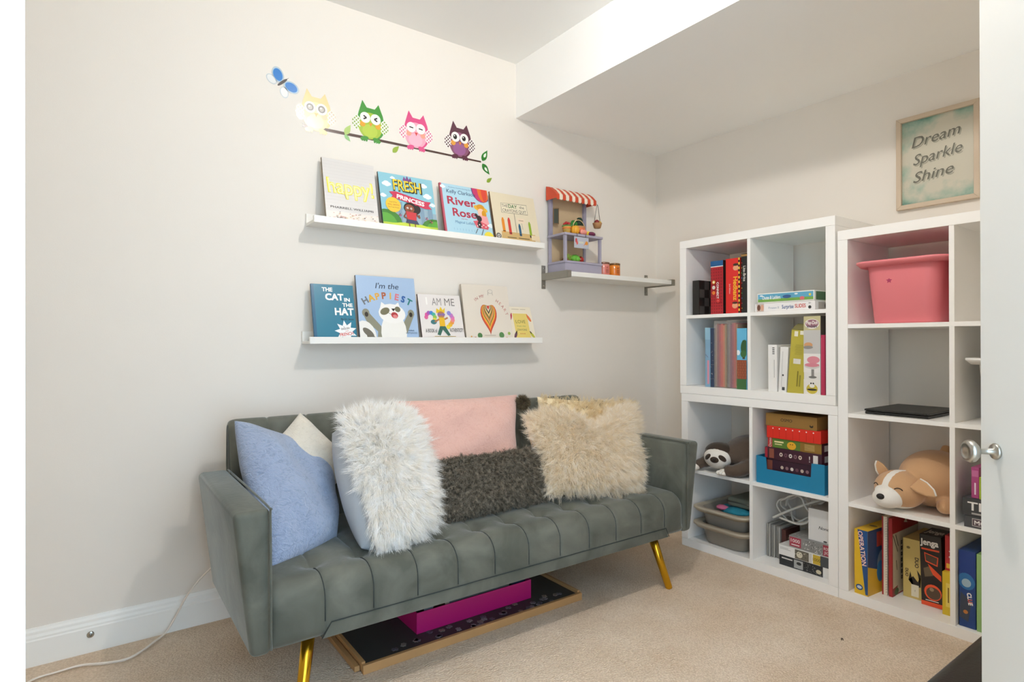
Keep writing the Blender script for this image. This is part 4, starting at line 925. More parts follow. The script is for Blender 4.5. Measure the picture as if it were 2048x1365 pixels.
t, f, s, tp, fr = gbox('game_box', 'slim magenta box standing on the charcoal boxes', -.368, -1.690, -1.712, ZT[1] + .1, .105, .12, '#b04a80', group='board games behind the open door')
f.rect(.4, .12, .6, .5, '#f0dce6').rect(.1, .7, .9, .9, '#c870a0'); done(t, f, s, tp)
t, f, s, tp, fr = gbox('game_box', 'lime green box beside the slim magenta box', -.374, -1.7135, -1.76, ZT[1] + .1, .075, .1, '#a9bc3a', group='board games behind the open door')
f.rect(.2, .2, .8, .8, '#c4d060'); done(t, f, s, tp)
# ------------------------------------------------------------------ picture ledges and books
LED = mat('#f1efe9', 0.45, 0.4)
def ledge(label, x0, z0):
    t = thing('picture_ledge', label, 'shelf', (x0 + .573, 0, z0), 'picture ledges'); x1 = x0 + 1.146
    box('back_plate', x0, x1, -.011, -.0005, z0, z0 + .050, LED, t, .001)
    box('base_board', x0, x1, -.098, -.011, z0, z0 + .011, LED, t, .0008)
    box('front_lip', x0, x1, -.112, -.098, z0, z0 + .027, LED, t, .001)
    return t
ledge('upper white picture ledge, under the owl stickers', -2.108, 1.4935)
ledge('lower white picture ledge above the sofa', -2.1245, 1.0195)

def book(label, x0, w, zb, ztop, cover, spine=None, thick=.009, board='#d9d2c4', tiltz=0.0, group='picture books on the ledges', yb=-.094, yt=-.030):
    zb += .012; rise = ztop - zb; V = Vector((0, yt - yb, rise)); h = V.length
    U = Vector((math.cos(math.radians(tiltz)), 0, math.sin(math.radians(tiltz))))
    fr = Frame((x0, yb, zb), U, V, U.cross(V)); 
    if fr.N.y > 0: fr.N = -fr.N
    t = thing('picture_book', label, 'book', tuple(fr(w / 2, 0, 0)), group)
    cm = mat(cover, .35, .5, var=.02)
    fbox('front_cover', fr, 0, w, 0, h, -.0022, 0, cm, t, .0006)
    fbox('pages', fr, .002, w - .003, .003, h - .003, -thick + .0022, -.0022, mat('#e9e2d2', .9, var=.06, vscale=400), t)
    fbox('back_cover', fr, 0, w, 0, h, -thick, -thick + .0022, mat(board, .45), t, .0006)
    fbox('spine', fr, -.0012, .0012, 0, h, -thick, 0, mat(spine or cover, .4), t, .0005)
    return t, Print(fr, w, h, rough=.28, clip=True)
def cloud(p, x, y, s, c='#e9f2f4'):
    for dx, dy, r_ in ((-.6, 0, .55), (0, .25, .75), (.6, 0, .6), (.1, -.15, .7)): p.ell(x + dx * s, y + dy * s * p.w / p.h, r_ * s, r_ * s * .75, c, n=12)
def arc_text(p, s, cx, cy, r_, a0, a1, h, cols, bold=.02):
    n = len(s)
    for i, ch in enumerate(s):
        a = a0 + (a1 - a0) * i / (n - 1); q = math.radians(a)
        p.text(ch, cx + r_ * math.cos(q), cy + r_ * math.sin(q) * p.w / p.h, h, cols[i % len(cols)] if isinstance(cols, list) else cols, rot=a - 90, bold=bold)

UZ, LZ = 1.4935, 1.0195
t, p = book('white picture book with yellow neon word happy! on its cover', -2.053, .221, UZ, 1.776, '#d8d3ce', '#6b5c3a')
p.rect(0, .16, 1, 1, '#d9d5d1')
p.rect(0, 0, 1, .17, '#e4ddd4')
for k in range(16): p.rect(0, .2 + k * .05, 1, .203 + k * .05, '#cfcac6')
p.text('happy!', .5, .58, .235, '#f3e33c', fit=.88, bold=.035, shear=-.08).text('happy!', .5, .58, .235, '#faf3a8', fit=.86, bold=-.004, shear=-.08).line([(.36, .5), (.40, .38)], .008, '#b99a3a').line([(.2, .55), (.24, .5)], .008, '#8a7a4a')
p.text('PHARRELL WILLIAMS', .5, .235, .034, '#2b2826', fit=.82, bold=.006)
for k in range(90):
    v = R.uniform(.0, .16); p.ell(R.uniform(.02, .98), v, .012 + .012 * (1 - v / .16), .006, R.choice(['#d9a79c', '#8a6a5c', '#e7c98e', '#c7857c', '#b9a890', '#e3b9b4', '#5c4a44']), n=8)
p.build('cover_art', t)

t, p = book('blue picture book reading FRESH PRINCESS in yellow and red', -1.813, .259, UZ, 1.758, '#86bccb', '#3a3d36')
p.rect(0, 0, 1, 1, '#8cc3d2')
for x, y, s_ in ((.13, .80, .07), (.82, .86, .06), (.87, .67, .07), (.05, .58, .05), (.95, .52, .05), (.25, .92, .04)): cloud(p, x, y, s_)
for k, (x, hh) in enumerate(((.22, .42), (.30, .5), (.36, .36), (.42, .45), (.62, .40), (.70, .5), (.77, .42), (.85, .46), (.93, .36), (.54, .34))): p.rect(x, .12, x + .075, hh, '#7d98ac' if k % 2 else '#93acba')
p.ell(.08, .12, .26, .22, '#3f7f2e').ell(.05, .08, .2, .2, '#59a23a').ell(.95, .06, .26, .20, '#3f7f2e').ell(.98, .04, .2, .18, '#59a23a').rect(0, 0, 1, .11, '#b4c840').ell(.5, .04, .4, .10, '#c6d648')
p.text('FRESH', .51, .80, .20, '#3d3a20', fit=.52, bold=.05).text('FRESH', .50, .81, .20, '#f0cf3c', fit=.50, bold=.015)
p.poly([(.43, .90), (.46, .98), (.49, .93), (.52, 1.0), (.55, .93), (.58, .98), (.60, .90)], '#7d4a86')
p.poly([(.16, .66), (.22, .60), (.16, .53), (.28, .55), (.80, .43), (.92, .44), (.87, .50), (.92, .57), (.80, .57), (.28, .68)], '#c93656').text('PRINCESS', .54, .555, .075, '#f7f2ee', fit=.5, rot=-10, bold=.04)
p.ell(.21, .43, .135, .135, '#edc23c').text('inspired by', .21, .48, .022, '#8a4a26').text('WILL SMITH', .21, .43, .028, '#b04a26').text('The Fresh Prince', .21, .385, .02, '#8a4a26', fit=.2)
p.ell(.52, .405, .125, .105, '#221a18').ell(.63, .39, .07, .09, '#221a18', rot=-30).ell(.50, .395, .088, .078, '#8a4a30').ell(.465, .405, .018, .018, '#f4efe8').ell(.53, .40, .018, .018, '#f4efe8').ell(.466, .403, .009, .009, '#1a1412', n=10).ell(.531, .398, .009, .009, '#1a1412', n=10).ell(.5, .36, .022, .008, '#5a241c')
p.poly([(.42, .34), (.62, .33), (.60, .18), (.44, .19)], '#c8343c').poly([(.43, .2), (.61, .19), (.65, .12), (.40, .13)], '#39405e').rect(.455, .05, .475, .13, '#7d4630').rect(.56, .05, .58, .13, '#7d4630').ell(.455, .035, .03, .025, '#3a2018').ell(.575, .03, .03, .025, '#3a2018').line([(.43, .32), (.38, .24), (.45, .2)], .025, '#7d4630').line([(.61, .31), (.67, .24), (.66, .3)], .025, '#7d4630')
for x, y in ((.31, .26), (.80, .25), (.88, .2)):
    for k in range(5): p.ell(x + .02 * math.cos(k * 1.256), y + .02 * math.sin(k * 1.256), .014, .007, '#5c3a4c' if k % 2 else '#c8546c', rot=k * 72, n=8)
p.build('cover_art', t)

t, p = book('light blue picture book reading River Rose in crimson letters', -1.515, .259, UZ, 1.757, '#a9cfdf', '#a83a4c')
p.rect(0, 0, 1, 1, '#aed3e2').rect(0, 0, .035, 1, '#c25868')
p.ell(.86, .98, .21, .25, '#5a3a78').ell(.86, .98, .19, .24, '#c83a6a').ell(.90, .98, .12, .24, '#e0702c').ell(.92, .98, .06, .23, '#d94a3a')
p.text('Grammy Award-winning Artist', .42, .945, .022, '#4a6f94', fit=.5).text('Kelly Clarkson', .42, .865, .075, '#26406c', fit=.60, shear=.12, bold=.005)
p.text('River', .41, .69, .155, '#b23048', fit=.58, bold=.022).text('Rose', .44, .47, .155, '#b23048', fit=.48, bold=.022).text('and the', .42, .355, .03, '#b85a78', shear=.2).text('Magical Lullaby', .43, .285, .05, '#4c7fa8', fit=.42, shear=.2)
p.ell(.80, .60, .15, .06, '#e6b23c', rot=-12).ell(.80, .63, .085, .06, '#d99a2c').ell(.80, .53, .075, .075, '#f0c4ac').ell(.86, .50, .05, .08, '#d99a2c').poly([(.72, .47), (.92, .46), (.95, .28), (.66, .30)], '#e9a0a4').poly([(.60, .34), (.72, .36), (.94, .28), (.90, .20), (.66, .22)], '#d8606c').ell(.74, .40, .055, .06, '#3a3032').ell(.73, .28, .045, .07, '#3a3032').ell(.69, .45, .03, .05, '#3a3032', rot=25).line([(.68, .2), (.62, .1)], .012, '#3a3032').line([(.8, .2), (.74, .07)], .012, '#3a3032')
for k in range(6): p.ell(.68 + k * .045, .25 + .03 * (k % 2), .014, .014, '#f4e0dc', n=8)
cloud(p, .97, .28, .06); cloud(p, .05, .93, .05); p.ell(.90, .055, .105, .105, '#ecd84a').rect(.85, .06, .95, .07, '#9a7a26').rect(.86, .04, .94, .05, '#9a7a26')
for k in range(8): p.line([(.18 + k * .06, .12), (.18 + k * .06, .16)], .004, '#6a9ab8')
p.ell(.07, .02, .03, .02, '#c25868'); p.build('cover_art', t)

t, p = book('cream picture book with a row of crayons reading THE DAY the CRAYONS QUIT', -1.240, .268, UZ, 1.757, '#dfd2b4', '#7a5a3a')
p.rect(0, 0, 1, 1, '#e2d6ba').poly([(.21, .80), (.80, .83), (.80, .62), (.20, .60)], '#5a5244').poly([(.215, .795), (.795, .822), (.795, .628), (.208, .606)], '#e6dcc2')
p.text('THE', .29, .75, .06, '#4c4638', fit=.13, rot=2).text('the', .68, .765, .06, '#4c4638', fit=.11, rot=2).text('CRAYONS QUIT', .5, .665, .065, '#4c4638', fit=.54, rot=2).text('DAY', .47, .757, .075, '#3f6d3a', bold=.02)
p.rect(.475, .15, .485, .61, '#6a6252').poly([(.53, .53), (.70, .53), (.70, .43), (.53, .43)], '#e9d6bc').line([(.62, .43), (.63, .3)], .006, '#6a6252').rect(.56, .475, .67, .485, '#8a6a4a')
p.poly([(.12, .04), (.88, .06), (.90, .22), (.14, .22)], '#cfae74')
def crayon(x, y, hh, c, w_=.03):
    p.rect(x - w_, y, x + w_, y + hh, c); p.poly([(x - w_, y + hh), (x + w_, y + hh), (x + w_ * .35, y + hh + .05), (x - w_ * .35, y + hh + .05)], c); p.rect(x - w_, y + .02, x + w_, y + .035, '#2a2420')
crayon(.20, .20, .25, '#df8a2c'); crayon(.335, .17, .29, '#cc4038'); crayon(.56, .16, .20, '#2e5f80', .026); crayon(.80, .15, .28, '#8fae30', .026); p.rect(.77, .15, .83, .2, '#1e1a16').rect(.8, .1, .99, .2, '#e6d2b0')
p.rect(.25, .10, .45, .115, '#6b5a3c').rect(.5, .105, .75, .12, '#6b5a3c').ell(.06, .115, .055, .055, '#6f6d68').ell(.06, .115, .03, .03, '#d9d5cc').ell(.06, .115, .015, .015, '#6f6d68'); p.build('cover_art', t)

t, p = book('teal picture book reading THE CAT IN THE HAT in white', -2.100, .172, LZ, 1.260, '#10708c', '#0b4f70', thick=.010, yt=-.04)
p.rect(.06, 0, 1, 1, '#10738e').rect(0, 0, .06, 1, '#0c5a7c')
for s_, x, y, h_, f_ in (('THE', .37, .91, .070, .24), ('CAT', .53, .78, .115, .42), ('IN', .83, .735, .065, .13), ('THE', .83, .64, .065, .24), ('HAT', .74, .52, .125, .44)): p.text(s_, x, y, h_, '#f5f3ee', fit=f_, bold=.045)
p.text('By Dr. Seuss', .80, .385, .035, '#1d1c1c', fit=.3, bold=.01)
st = []
for k in range(18):
    r_ = .27 if k % 2 == 0 else .15; a = k * math.pi / 9 + .3; st.append((.74 + r_ * math.cos(a), .165 + r_ * math.sin(a) * p.w / p.h))
p.poly([(max(.4, min(1, a)), max(0, b)) for a, b in st], '#eef0ef').text('in', .70, .245, .02, '#2a2a2a', bold=.02).text('ENGLISH', .73, .215, .034, '#2a2a2a', fit=.2, rot=8, bold=.02).text('and', .76, .175, .026, '#c8453c', rot=8).text('FRENCH', .75, .12, .055, '#c83a34', fit=.33, rot=8, bold=.02); p.build('cover_art', t)

t, p = book("tall light blue picture book reading I'm the HAPPIEST above a white animal", -1.916, .267, LZ, 1.306, '#9fb8d4', '#5a5f68', thick=.011, yt=-.04)
p.rect(0, 0, 1, 1, '#a5bedb').text("I'm the", .51, .855, .09, '#20304c', fit=.40, shear=.22, bold=.006)
arc_text(p, 'HAPPIEST', .5, -.06, .80, 118, 62, .10, ['#6d7278', '#d8a83a', '#e0a844', '#b0603c', '#dfae4a', '#d97a86', '#2f5fa0', '#2f7f7c'], .045)
p.poly([(.12, .30), (.07, .42), (.10, .46), (.16, .44), (.36, .22), (.40, 0), (.28, 0), (.3, .14)], '#8b8a78').ell(.12, .425, .06, .065, '#8b8a78').ell(.13, .40, .03, .04, '#2f2a26')
p.poly([(.90, .32), (.95, .42), (.90, .47), (.85, .44), (.72, .24), (.74, .08), (.80, .12)], '#8b8a78').ell(.89, .435, .055, .06, '#8b8a78').ell(.885, .41, .03, .04, '#2f2a26')
p.ell(.57, .12, .22, .33, '#eceae4').ell(.56, .42, .23, .16, '#f0eee9', rot=-6).poly([(.36, .50), (.39, .60), (.46, .55)], '#f0eee9').poly([(.62, .56), (.68, .60), (.71, .50)], '#f0eee9').ell(.44, .455, .085, .055, '#77735a', rot=25).ell(.66, .49, .05, .045, '#77735a', rot=-25).poly([(.55, .50), (.62, .50), (.585, .455)], '#1f1b18').ell(.60, .395, .06, .05, '#b8383c', rot=-20).ell(.61, .375, .04, .03, '#e08a88', rot=-20).line([(.50, .43), (.55, .405), (.6, .42)], .006, '#3a3632')
p.ell(.10, .10, .16, .22, '#e9e7e2', rot=20).ell(.14, .12, .11, .05, '#6b675c', rot=-40).ell(.2, .03, .11, .05, '#6b675c', rot=-40)
p.text('ANNA', .87, .16, .025, '#2a3a54').text('SHUTTLEWOOD', .87, .12, .025, '#2a3a54', fit=.2); p.build('cover_art', t)

t, p = book('white picture book reading I AM ME with a crowned child', -1.632, .216, LZ, 1.240, '#e4ddd8', '#5c4a46', thick=.008, yt=-.04)
p.rect(0, 0, 1, 1, '#e6e0dc').text('I', .19, .86, .16, '#f6f3ee', bold=.03).text('AM', .42, .85, .17, '#8f8a88', fit=.22).text('ME', .73, .85, .17, '#7d7874', fit=.24)
for k, c in enumerate(['#e06a9a', '#d85aa0', '#a05ab4', '#4a8ad0', '#46b0a0', '#8ac05a', '#e0d04a']):
    a = k * 16
    p.ell(.24 - .10 * math.cos(math.radians(a * 2.2)), .50 + .10 * math.sin(math.radians(a * 2.2)), .045, .045, c, n=12).ell(.63 + .13 * math.sin(math.radians(k * 26)), .30 + .05 * k, .05, .05, ['#e8d23a', '#e8b83a', '#e89a4a', '#e88a8a', '#e07ab0', '#c078c0', '#8a8ad0'][k], n=12)
p.ell(.30, .40, .07, .05, '#3f7a80').poly([(.40, .70), (.38, .60), (.58, .60), (.60, .72), (.54, .66), (.50, .74), (.46, .66)], '#e8c22c').ell(.49, .56, .085, .075, '#b07a54').ell(.45, .565, .045, .032, '#8a6fa4').ell(.54, .565, .045, .032, '#8a6fa4').rect(.43, .30, .56, .50, '#e6b62c').line([(.43, .46), (.32, .40)], .035, '#b07a54').line([(.56, .46), (.64, .50)], .035, '#b07a54').poly([(.43, .31), (.56, .31), (.66, .12), (.60, .10), (.49, .24), (.42, .11), (.35, .13)], '#3c6a5c').rect(.28, .085, .78, .095, '#b0963c')
p.text('A BOOK of', .22, .215, .085, '#3a3634', fit=.26).text('AUTHENTICITY', .82, .23, .085, '#3a3634', fit=.33).rect(.32, .04, .68, .05, '#a8a29c'); p.build('cover_art', t)

t, p = book('cream picture book with a nested heart reading IN MY HEART', -1.407, .262, LZ, 1.297, '#ddd3c4', '#b5a898', thick=.012, yt=-.04)
p.rect(0, 0, 1, 1, '#e0d7c9')
def heart(cx, cy, s_, c):
    pts = []
    for k in range(36):
        a = 2 * math.pi * k / 36; pts.append((cx + s_ * 16 * math.sin(a) ** 3 / 17, cy + s_ * (13 * math.cos(a) - 5 * math.cos(2 * a) - 2 * math.cos(3 * a) - math.cos(4 * a)) / 17 * 1.75))
    p.poly(pts, c)
for k, c in enumerate(['#b8452e', '#e0603c', '#e8b03c', '#8a7a3c', '#d9a06c', '#c8863c', '#6b6a3a', '#e6c88a', '#3f3a2c', '#dccfb4', '#c8342c']): heart(.52, .42 + .018 * k, .185 - .0158 * k, c)
arc_text(p, 'IN MY', .5, .42, .40, 128, 100, .055, '#b86a68', .0); arc_text(p, 'HEART', .5, .36, .44, 58, 18, .06, '#c07a70', .0)
p.ell(.60, .89, .055, .04, '#a8a29a', n=14).ell(.60, .89, .048, .034, '#ddd5c8', n=14).line([(.55, .87), (.545, .82)], .006, '#8a857c').line([(.64, .87), (.65, .82)], .006, '#8a857c')
p.ell(.28, .09, .05, .05, '#4f7f4c').ell(.75, .10, .055, .055, '#5a8a54').ell(.92, .13, .03, .03, '#9fb85a').ell(.18, .05, .02, .02, '#c8806a').ell(.10, .07, .015, .015, '#d8a04a').ell(.86, .05, .02, .02, '#d89a7a').rect(.38, .09, .62, .1, '#b5aa9a'); p.build('cover_art', t)

t, p = book('small cream picture book with crayons reading LOVE from the CRAYONS', -1.150, .147, LZ, 1.200, '#e4d8be', '#c8a06a', thick=.008, yt=-.04)
p.rect(0, 0, 1, 1, '#e8dec8').rect(.2, .02, .80, .80, '#e2cc72').text('LOVE', .48, .56, .10, '#7a7a3c', fit=.4, bold=.01).text('from the', .48, .43, .05, '#8a9a5a', fit=.35).text('CRAYONS', .48, .32, .06, '#5a6a4a', fit=.4).rect(.2, .92, .5, .935, '#b5a890').rect(.55, .92, .78, .935, '#b5a890')
for x, y, a, c in ((.1, .68, -25, '#b83a4c'), (.86, .66, 30, '#d9703a'), (.18, .16, -30, '#6b4a5c'), (.88, .16, 35, '#b8b83c')):
    p.ell(x, y, .05, .14, c, rot=a, n=10); p.ell(x - .1 * math.sin(math.radians(a)), y + .1 * math.cos(math.radians(a)), .022, .06, '#2a2420' if y < .4 else c, rot=a, n=8)
for x in (.4, .48, .56): p.ell(x, .2, .02, .02, '#c0603c', n=8)
p.build('cover_art', t)

# ------------------------------------------------------------------ wall stickers
WA = Frame((0, -.0004, 0), (1, 0, 0), (0, 0, 1), (0, -1, 0))
STK = dict(rough=.24)
def owl(label, x, z, r_, dark, mid, light, eye, cheek, beak, ring, wing):
    t = thing('owl_sticker', label, 'sticker', (x, 0, z - r_), 'owl stickers on the wall')
    f = WA.shift(x, z, 0)
    def pr(lift): return Print(f, r_, r_, rough=.24, lift=lift)
    a = pr(.0002); a.ell(.07, -.02, .98, 1.06, dark, n=36).poly([(-.98, .25), (-.86, .75), (-.60, 1.60), (-.28, 1.14), (.30, 1.12), (.58, 1.50), (.90, .75), (1.04, .15), (.6, 0), (-.6, 0)], dark); a.build('back_feathers', t)
    a = pr(.0005); a.ell(-.02, -.10, .88, .92, mid, n=36).ell(-.05, -.45, .55, .45, light, n=28); a.build('belly', t)
    for sx in (-1, 1):
        w_ = pr(.0004); wx, wy, wa, wb = sx * 1.02, -.02, .30, .50; w_.ell(wx, wy, wa, wb, wing, n=24)
        for k in range(-3, 4):
            for q in (1, -1):      # diagonal lattice over the wing
                y0_ = k * .26; A, B_, C_ = 1 / wa ** 2 + 1 / wb ** 2, 2 * q * y0_ / wb ** 2, y0_ ** 2 / wb ** 2 - 1; D_ = B_ * B_ - 4 * A * C_
                if D_ > 0:
                    xa, xb = (-B_ - D_ ** .5) / 2 / A, (-B_ + D_ ** .5) / 2 / A; w_.line([(wx + xa, wy + y0_ + q * xa), (wx + xb, wy + y0_ + q * xb)], .07, ring)
        w_.build('wing', t)
        e_ = pr(.0012); cx = sx * .38 - .02; e_.ell(cx, .42, .37, .37, '#f2efe9', n=28)
        if eye == 'dot': e_.ell(cx - .03, .42, .17, .19, '#1c1512').ell(cx - .08, .49, .05, .05, '#f2efe9', n=10)
        elif eye == 'squint':
            q = -sx; e_.line([(cx - .12 * q, .54), (cx + .1 * q, .42)], .1, '#1c1a16').line([(cx + .1 * q, .42), (cx - .12 * q, .30)], .1, '#1c1a16')
        elif eye == 'dash': e_.line([(cx - .16, .43), (cx + .16, .39)], .085, '#2a201e')
        else: e_.ell(cx, .42, .24, .24, '#8a8580', n=20).ell(cx, .42, .15, .15, '#b5b0a8', n=16).ell(cx - .05, .48, .06, .06, '#f2efe9', n=10)
        e_.build('eye', t)
        c_ = pr(.0010); c_.ell(sx * .56 - .02, -.04, .2, .2, cheek); c_.build('cheek', t)
        k_ = pr(.0008); k_.ell(sx * .45, -1.02, .30, .15, dark, rot=sx * -15)
        for d in (-.16, 0, .16): k_.ell(sx * .45 + d, -1.10, .07, .13, dark, n=10)
        k_.build('foot', t)
    b_ = pr(.0014); b_.poly([(-.12, .10), (.12, .10), (0, -.16)], beak); b_.build('beak', t)
br = thing('branch_sticker', 'thin dark brown branch sticker with green leaves under the owls', 'sticker', (-1.7, 0, 1.9))
p = Print(WA, 1, 1, rough=.24, lift=.0003); p.poly([(-2.119, 1.893), (-2.119, 1.906), (-1.75, 1.908), (-1.269, 1.9055), (-1.269, 1.898), (-1.75, 1.897)], '#4a3028'); p.build('twig', br)
def leafp(x, z, L, a, c, c2=None, name='leaf'):
    p = Print(WA.shift(x, z, 0), L, L, rough=.24, lift=.0004); q = math.radians(a); P = []
    for k in range(16):
        tt = k / 15; P.append((tt, .27 * math.sin(math.pi * tt ** .8) * (1 - .3 * tt)))
    P += [(u, -v) for u, v in reversed(P[1:-1])]; rotp = lambda s_: [((u * s_ + (1 - s_) * .55) * math.cos(q) - v * s_ * math.sin(q), (u * s_ + (1 - s_) * .55) * math.sin(q) + v * s_ * math.cos(q)) for u, v in P]
    p.poly(rotp(1), c)
    if c2: p.poly(rotp(.42), c2)
    p.build(name, br)
leafp(-1.945, 1.897, .052, 62, '#a9c46a'); leafp(-1.947, 1.897, .036, -45, '#8fc07a'); leafp(-1.73, 1.862, .045, 48, '#93ad3a'); leafp(-1.262, 1.908, .064, 62, '#2f7a2c', '#e6efe0'); leafp(-1.262, 1.894, .064, -48, '#2f7a2c', '#e6efe0')
lf_ = thing('leaf_sticker', 'single olive green leaf sticker drifting below the branch end', 'sticker', (-1.225, 0, 1.82)); br2 = br; br = lf_; leafp(-1.236, 1.808, .040, 40, '#8fa83c', name='leaf_blade'); 
p = Print(WA, 1, 1, rough=.24, lift=.0008); p.line([(-1.236, 1.808), (-1.208, 1.832)], .0015, '#6f8a2c'); p.build('leaf_vein', lf_); br = br2
owl('pale yellow owl sticker at the near end of the branch', -2.065, 1.953, .062, '#e9cf95', '#f0dca8', '#f4e8b8', 'ring', '#f0c9a0', '#e8b878', '#f3ede2', '#d9c9b4')
owl('green owl sticker with tightly squeezed eyes on the branch', -1.832, 1.962, .062, '#3f8f33', '#a3bd3c', '#b4ca48', 'squint', '#e0a32c', '#e0902c', '#f2efe6', '#8aa84a')
owl('pink owl sticker with flat closed eyes on the branch', -1.616, 1.966, .062, '#d94a82', '#eda6ba', '#f0b4c6', 'dash', '#f0a088', '#cc3a34', '#f4eee8', '#d86a96')
owl('purple owl sticker with wide open round eyes on the branch', -1.387, 1.968, .063, '#5a2c3c', '#8a5570', '#9a5f90', 'dot', '#e09a3a', '#e0852c', '#f2ece6', '#4a2430')
bf = thing('butterfly_sticker', 'blue butterfly sticker up on the wall before the owls', 'sticker', (-2.2, 0, 2.03))
def wing(cx, cz, ru, rv, rot, c, name):
    p = Print(WA.shift(cx, cz, 0), .001, .001, rough=.24, lift=.0003); p.ell(0, 0, ru * 1.32, rv * 1.32, '#b9c4ca', rot=rot, n=28); p.ell(0, 0, ru * 1.1, rv * 1.1, '#dfe0de' if c is None else '#93bcd9', rot=rot, n=28)
    if c: p.ell(0, 0, ru, rv, c, rot=rot, n=28)
    p.build(name, bf)
wing(-2.214, 2.078, 17, 24, 18, '#1f78c4', 'upper_wing'); wing(-2.163, 2.040, 17, 24, 68, '#1f78c4', 'upper_wing'); wing(-2.238, 2.055, 12, 17, 50, None, 'lower_wing'); wing(-2.190, 2.014, 12, 17, 15, None, 'lower_wing')
p = Print(WA.shift(-2.197, 2.052, 0), .001, .001, rough=.24, lift=.0006); p.ell(0, 0, 5.5, 25, '#3a3230', rot=-47, n=20); p.line([(17, 17), (24, 22)], 1.2, '#3a3230'); p.build('butterfly_body', bf)

# ------------------------------------------------------------------ framed print on the right wall
fy0, fy1, fz0, fz1 = -1.328, -1.618, 1.580, 1.966
fa = thing('framed_art', 'pale wooden frame with green print reading Dream Sparkle Shine', 'picture', (0, (fy0 + fy1) / 2, fz0))
WF2 = Frame((-.001, fy0, fz0), (0, -1, 0), (0, 0, 1), (-1, 0, 0)); fw_, fh = fy0 - fy1, fz1 - fz0; FM = mat('#cbb9a2', .5, .4, var=.08, vscale=20)
for nm, pts in (('frame_rail', [(0, 0), (fw_, 0), (fw_ - .019, .019), (.019, .019)]), ('frame_rail', [(0, fh), (.019, fh - .019), (fw_ - .019, fh - .019), (fw_, fh)]), ('frame_rail', [(0, 0), (.019, .019), (.019, fh - .019), (0, fh)]), ('frame_rail', [(fw_, 0), (fw_, fh), (fw_ - .019, fh - .019), (fw_ - .019, .019)])):
    raw(nm, *prism(WF2, pts, 0, .022, .0015), FM, fa)
am = bpy.data.materials.new('green_wash_print'); am.use_nodes = True; nt = am.node_tree; b = nt.nodes['Principled BSDF']; b.inputs['Roughness'].default_value = .35
tc = nt.nodes.new('ShaderNodeTexCoord'); n1 = nt.nodes.new('ShaderNodeTexNoise'); n1.inputs['Scale'].default_value = 14; n1.inputs['Detail'].default_value = 6; nt.links.new(tc.outputs['Object'], n1.inputs['Vector'])
gr = nt.nodes.new('ShaderNodeTexGradient'); gr.gradient_type = 'SPHERICAL'; mp = nt.nodes.new('ShaderNodeMapping'); mp.inputs['Location'].default_value = (0, .15, -.85); mp.inputs['Scale'].default_value = (1, 4.6, 4.4)
nt.links.new(tc.outputs['Object'], mp.inputs['Vector']); nt.links.new(mp.outputs['Vector'], gr.inputs['Vector'])
ad = nt.nodes.new('ShaderNodeMath'); ad.operation = 'MULTIPLY_ADD'; ad.inputs[1].default_value = 1.1; nt.links.new(n1.outputs['Fac'], ad.inputs[0]); nt.links.new(gr.outputs['Fac'], ad.inputs[2])
rr = nt.nodes.new('ShaderNodeValToRGB'); rr.color_ramp.elements[0].position = .52; rr.color_ramp.elements[0].color = (*lin('#5f8f80'), 1); rr.color_ramp.elements[1].position = .95; rr.color_ramp.elements[1].color = (*lin('#c9c4b2'), 1)
e_ = rr.color_ramp.elements.new(.72); e_.color = (*lin('#9db3a2'), 1)
nt.links.new(ad.outputs[0], rr.inputs['Fac']); nt.links.new(rr.outputs['Color'], b.inputs['Base Color'])
fbox('print_sheet', WF2, .017, fw_ - .017, .017, fh - .017, .004, .009, am, fa)
p = Print(WF2.shift(0, 0, .009), fw_, fh, rough=.4, clip=True)
for s_, y, x in (('Dream', .735, .48), ('Sparkle', .545, .50), ('Shine', .35, .45)):
    p.text(s_, x + .015, y - .015, .115, '#a3a08f', fit=.60 if s_ != 'Shine' else .50, shear=.35, rot=6); p.text(s_, x, y, .115, '#6d6b5f', fit=.60 if s_ != 'Shine' else .50, shear=.35, rot=6, bold=.006)
p.build('lettering', fa)

# ------------------------------------------------------------------ bracket shelf
BM = mat('#98948a', .5, .5, metal=.6, var=.05)
bs = thing('bracket_shelf', 'white wall shelf on two grey metal brackets in the corner', 'shelf', (-.5, 0, 1.30))
box('shelf_board', -.874, -.092, -.203, -.002, 1.353, 1.3765, mat('#efede7', .4), bs, .001)
for x in (-.896, -.106):
    b = box('bracket', x, x + .026, -.003, 0, 1.303, 1.425, BM, bs, .0005)
    raw('bracket_arm', *merge([boxd(WF, x, x + .003, -.206, -.003, 1.3475, 1.3815), boxd(WF, x + .003, x + .026, -.206, -.003, 1.3475, 1.3515), boxd(WF, x, x + .026, -.2075, -.205, 1.3475, 1.3815)]), BM, b)
    for z in (1.318, 1.41): raw('screw', *lathe([(.0001, 0), (.0045, 0), (.004, .002), (.0001, .0025)], 10, Frame((x + .013, -.003, z), (1, 0, 0), (0, -1, 0), (0, 0, 1))), STEEL, b, True)
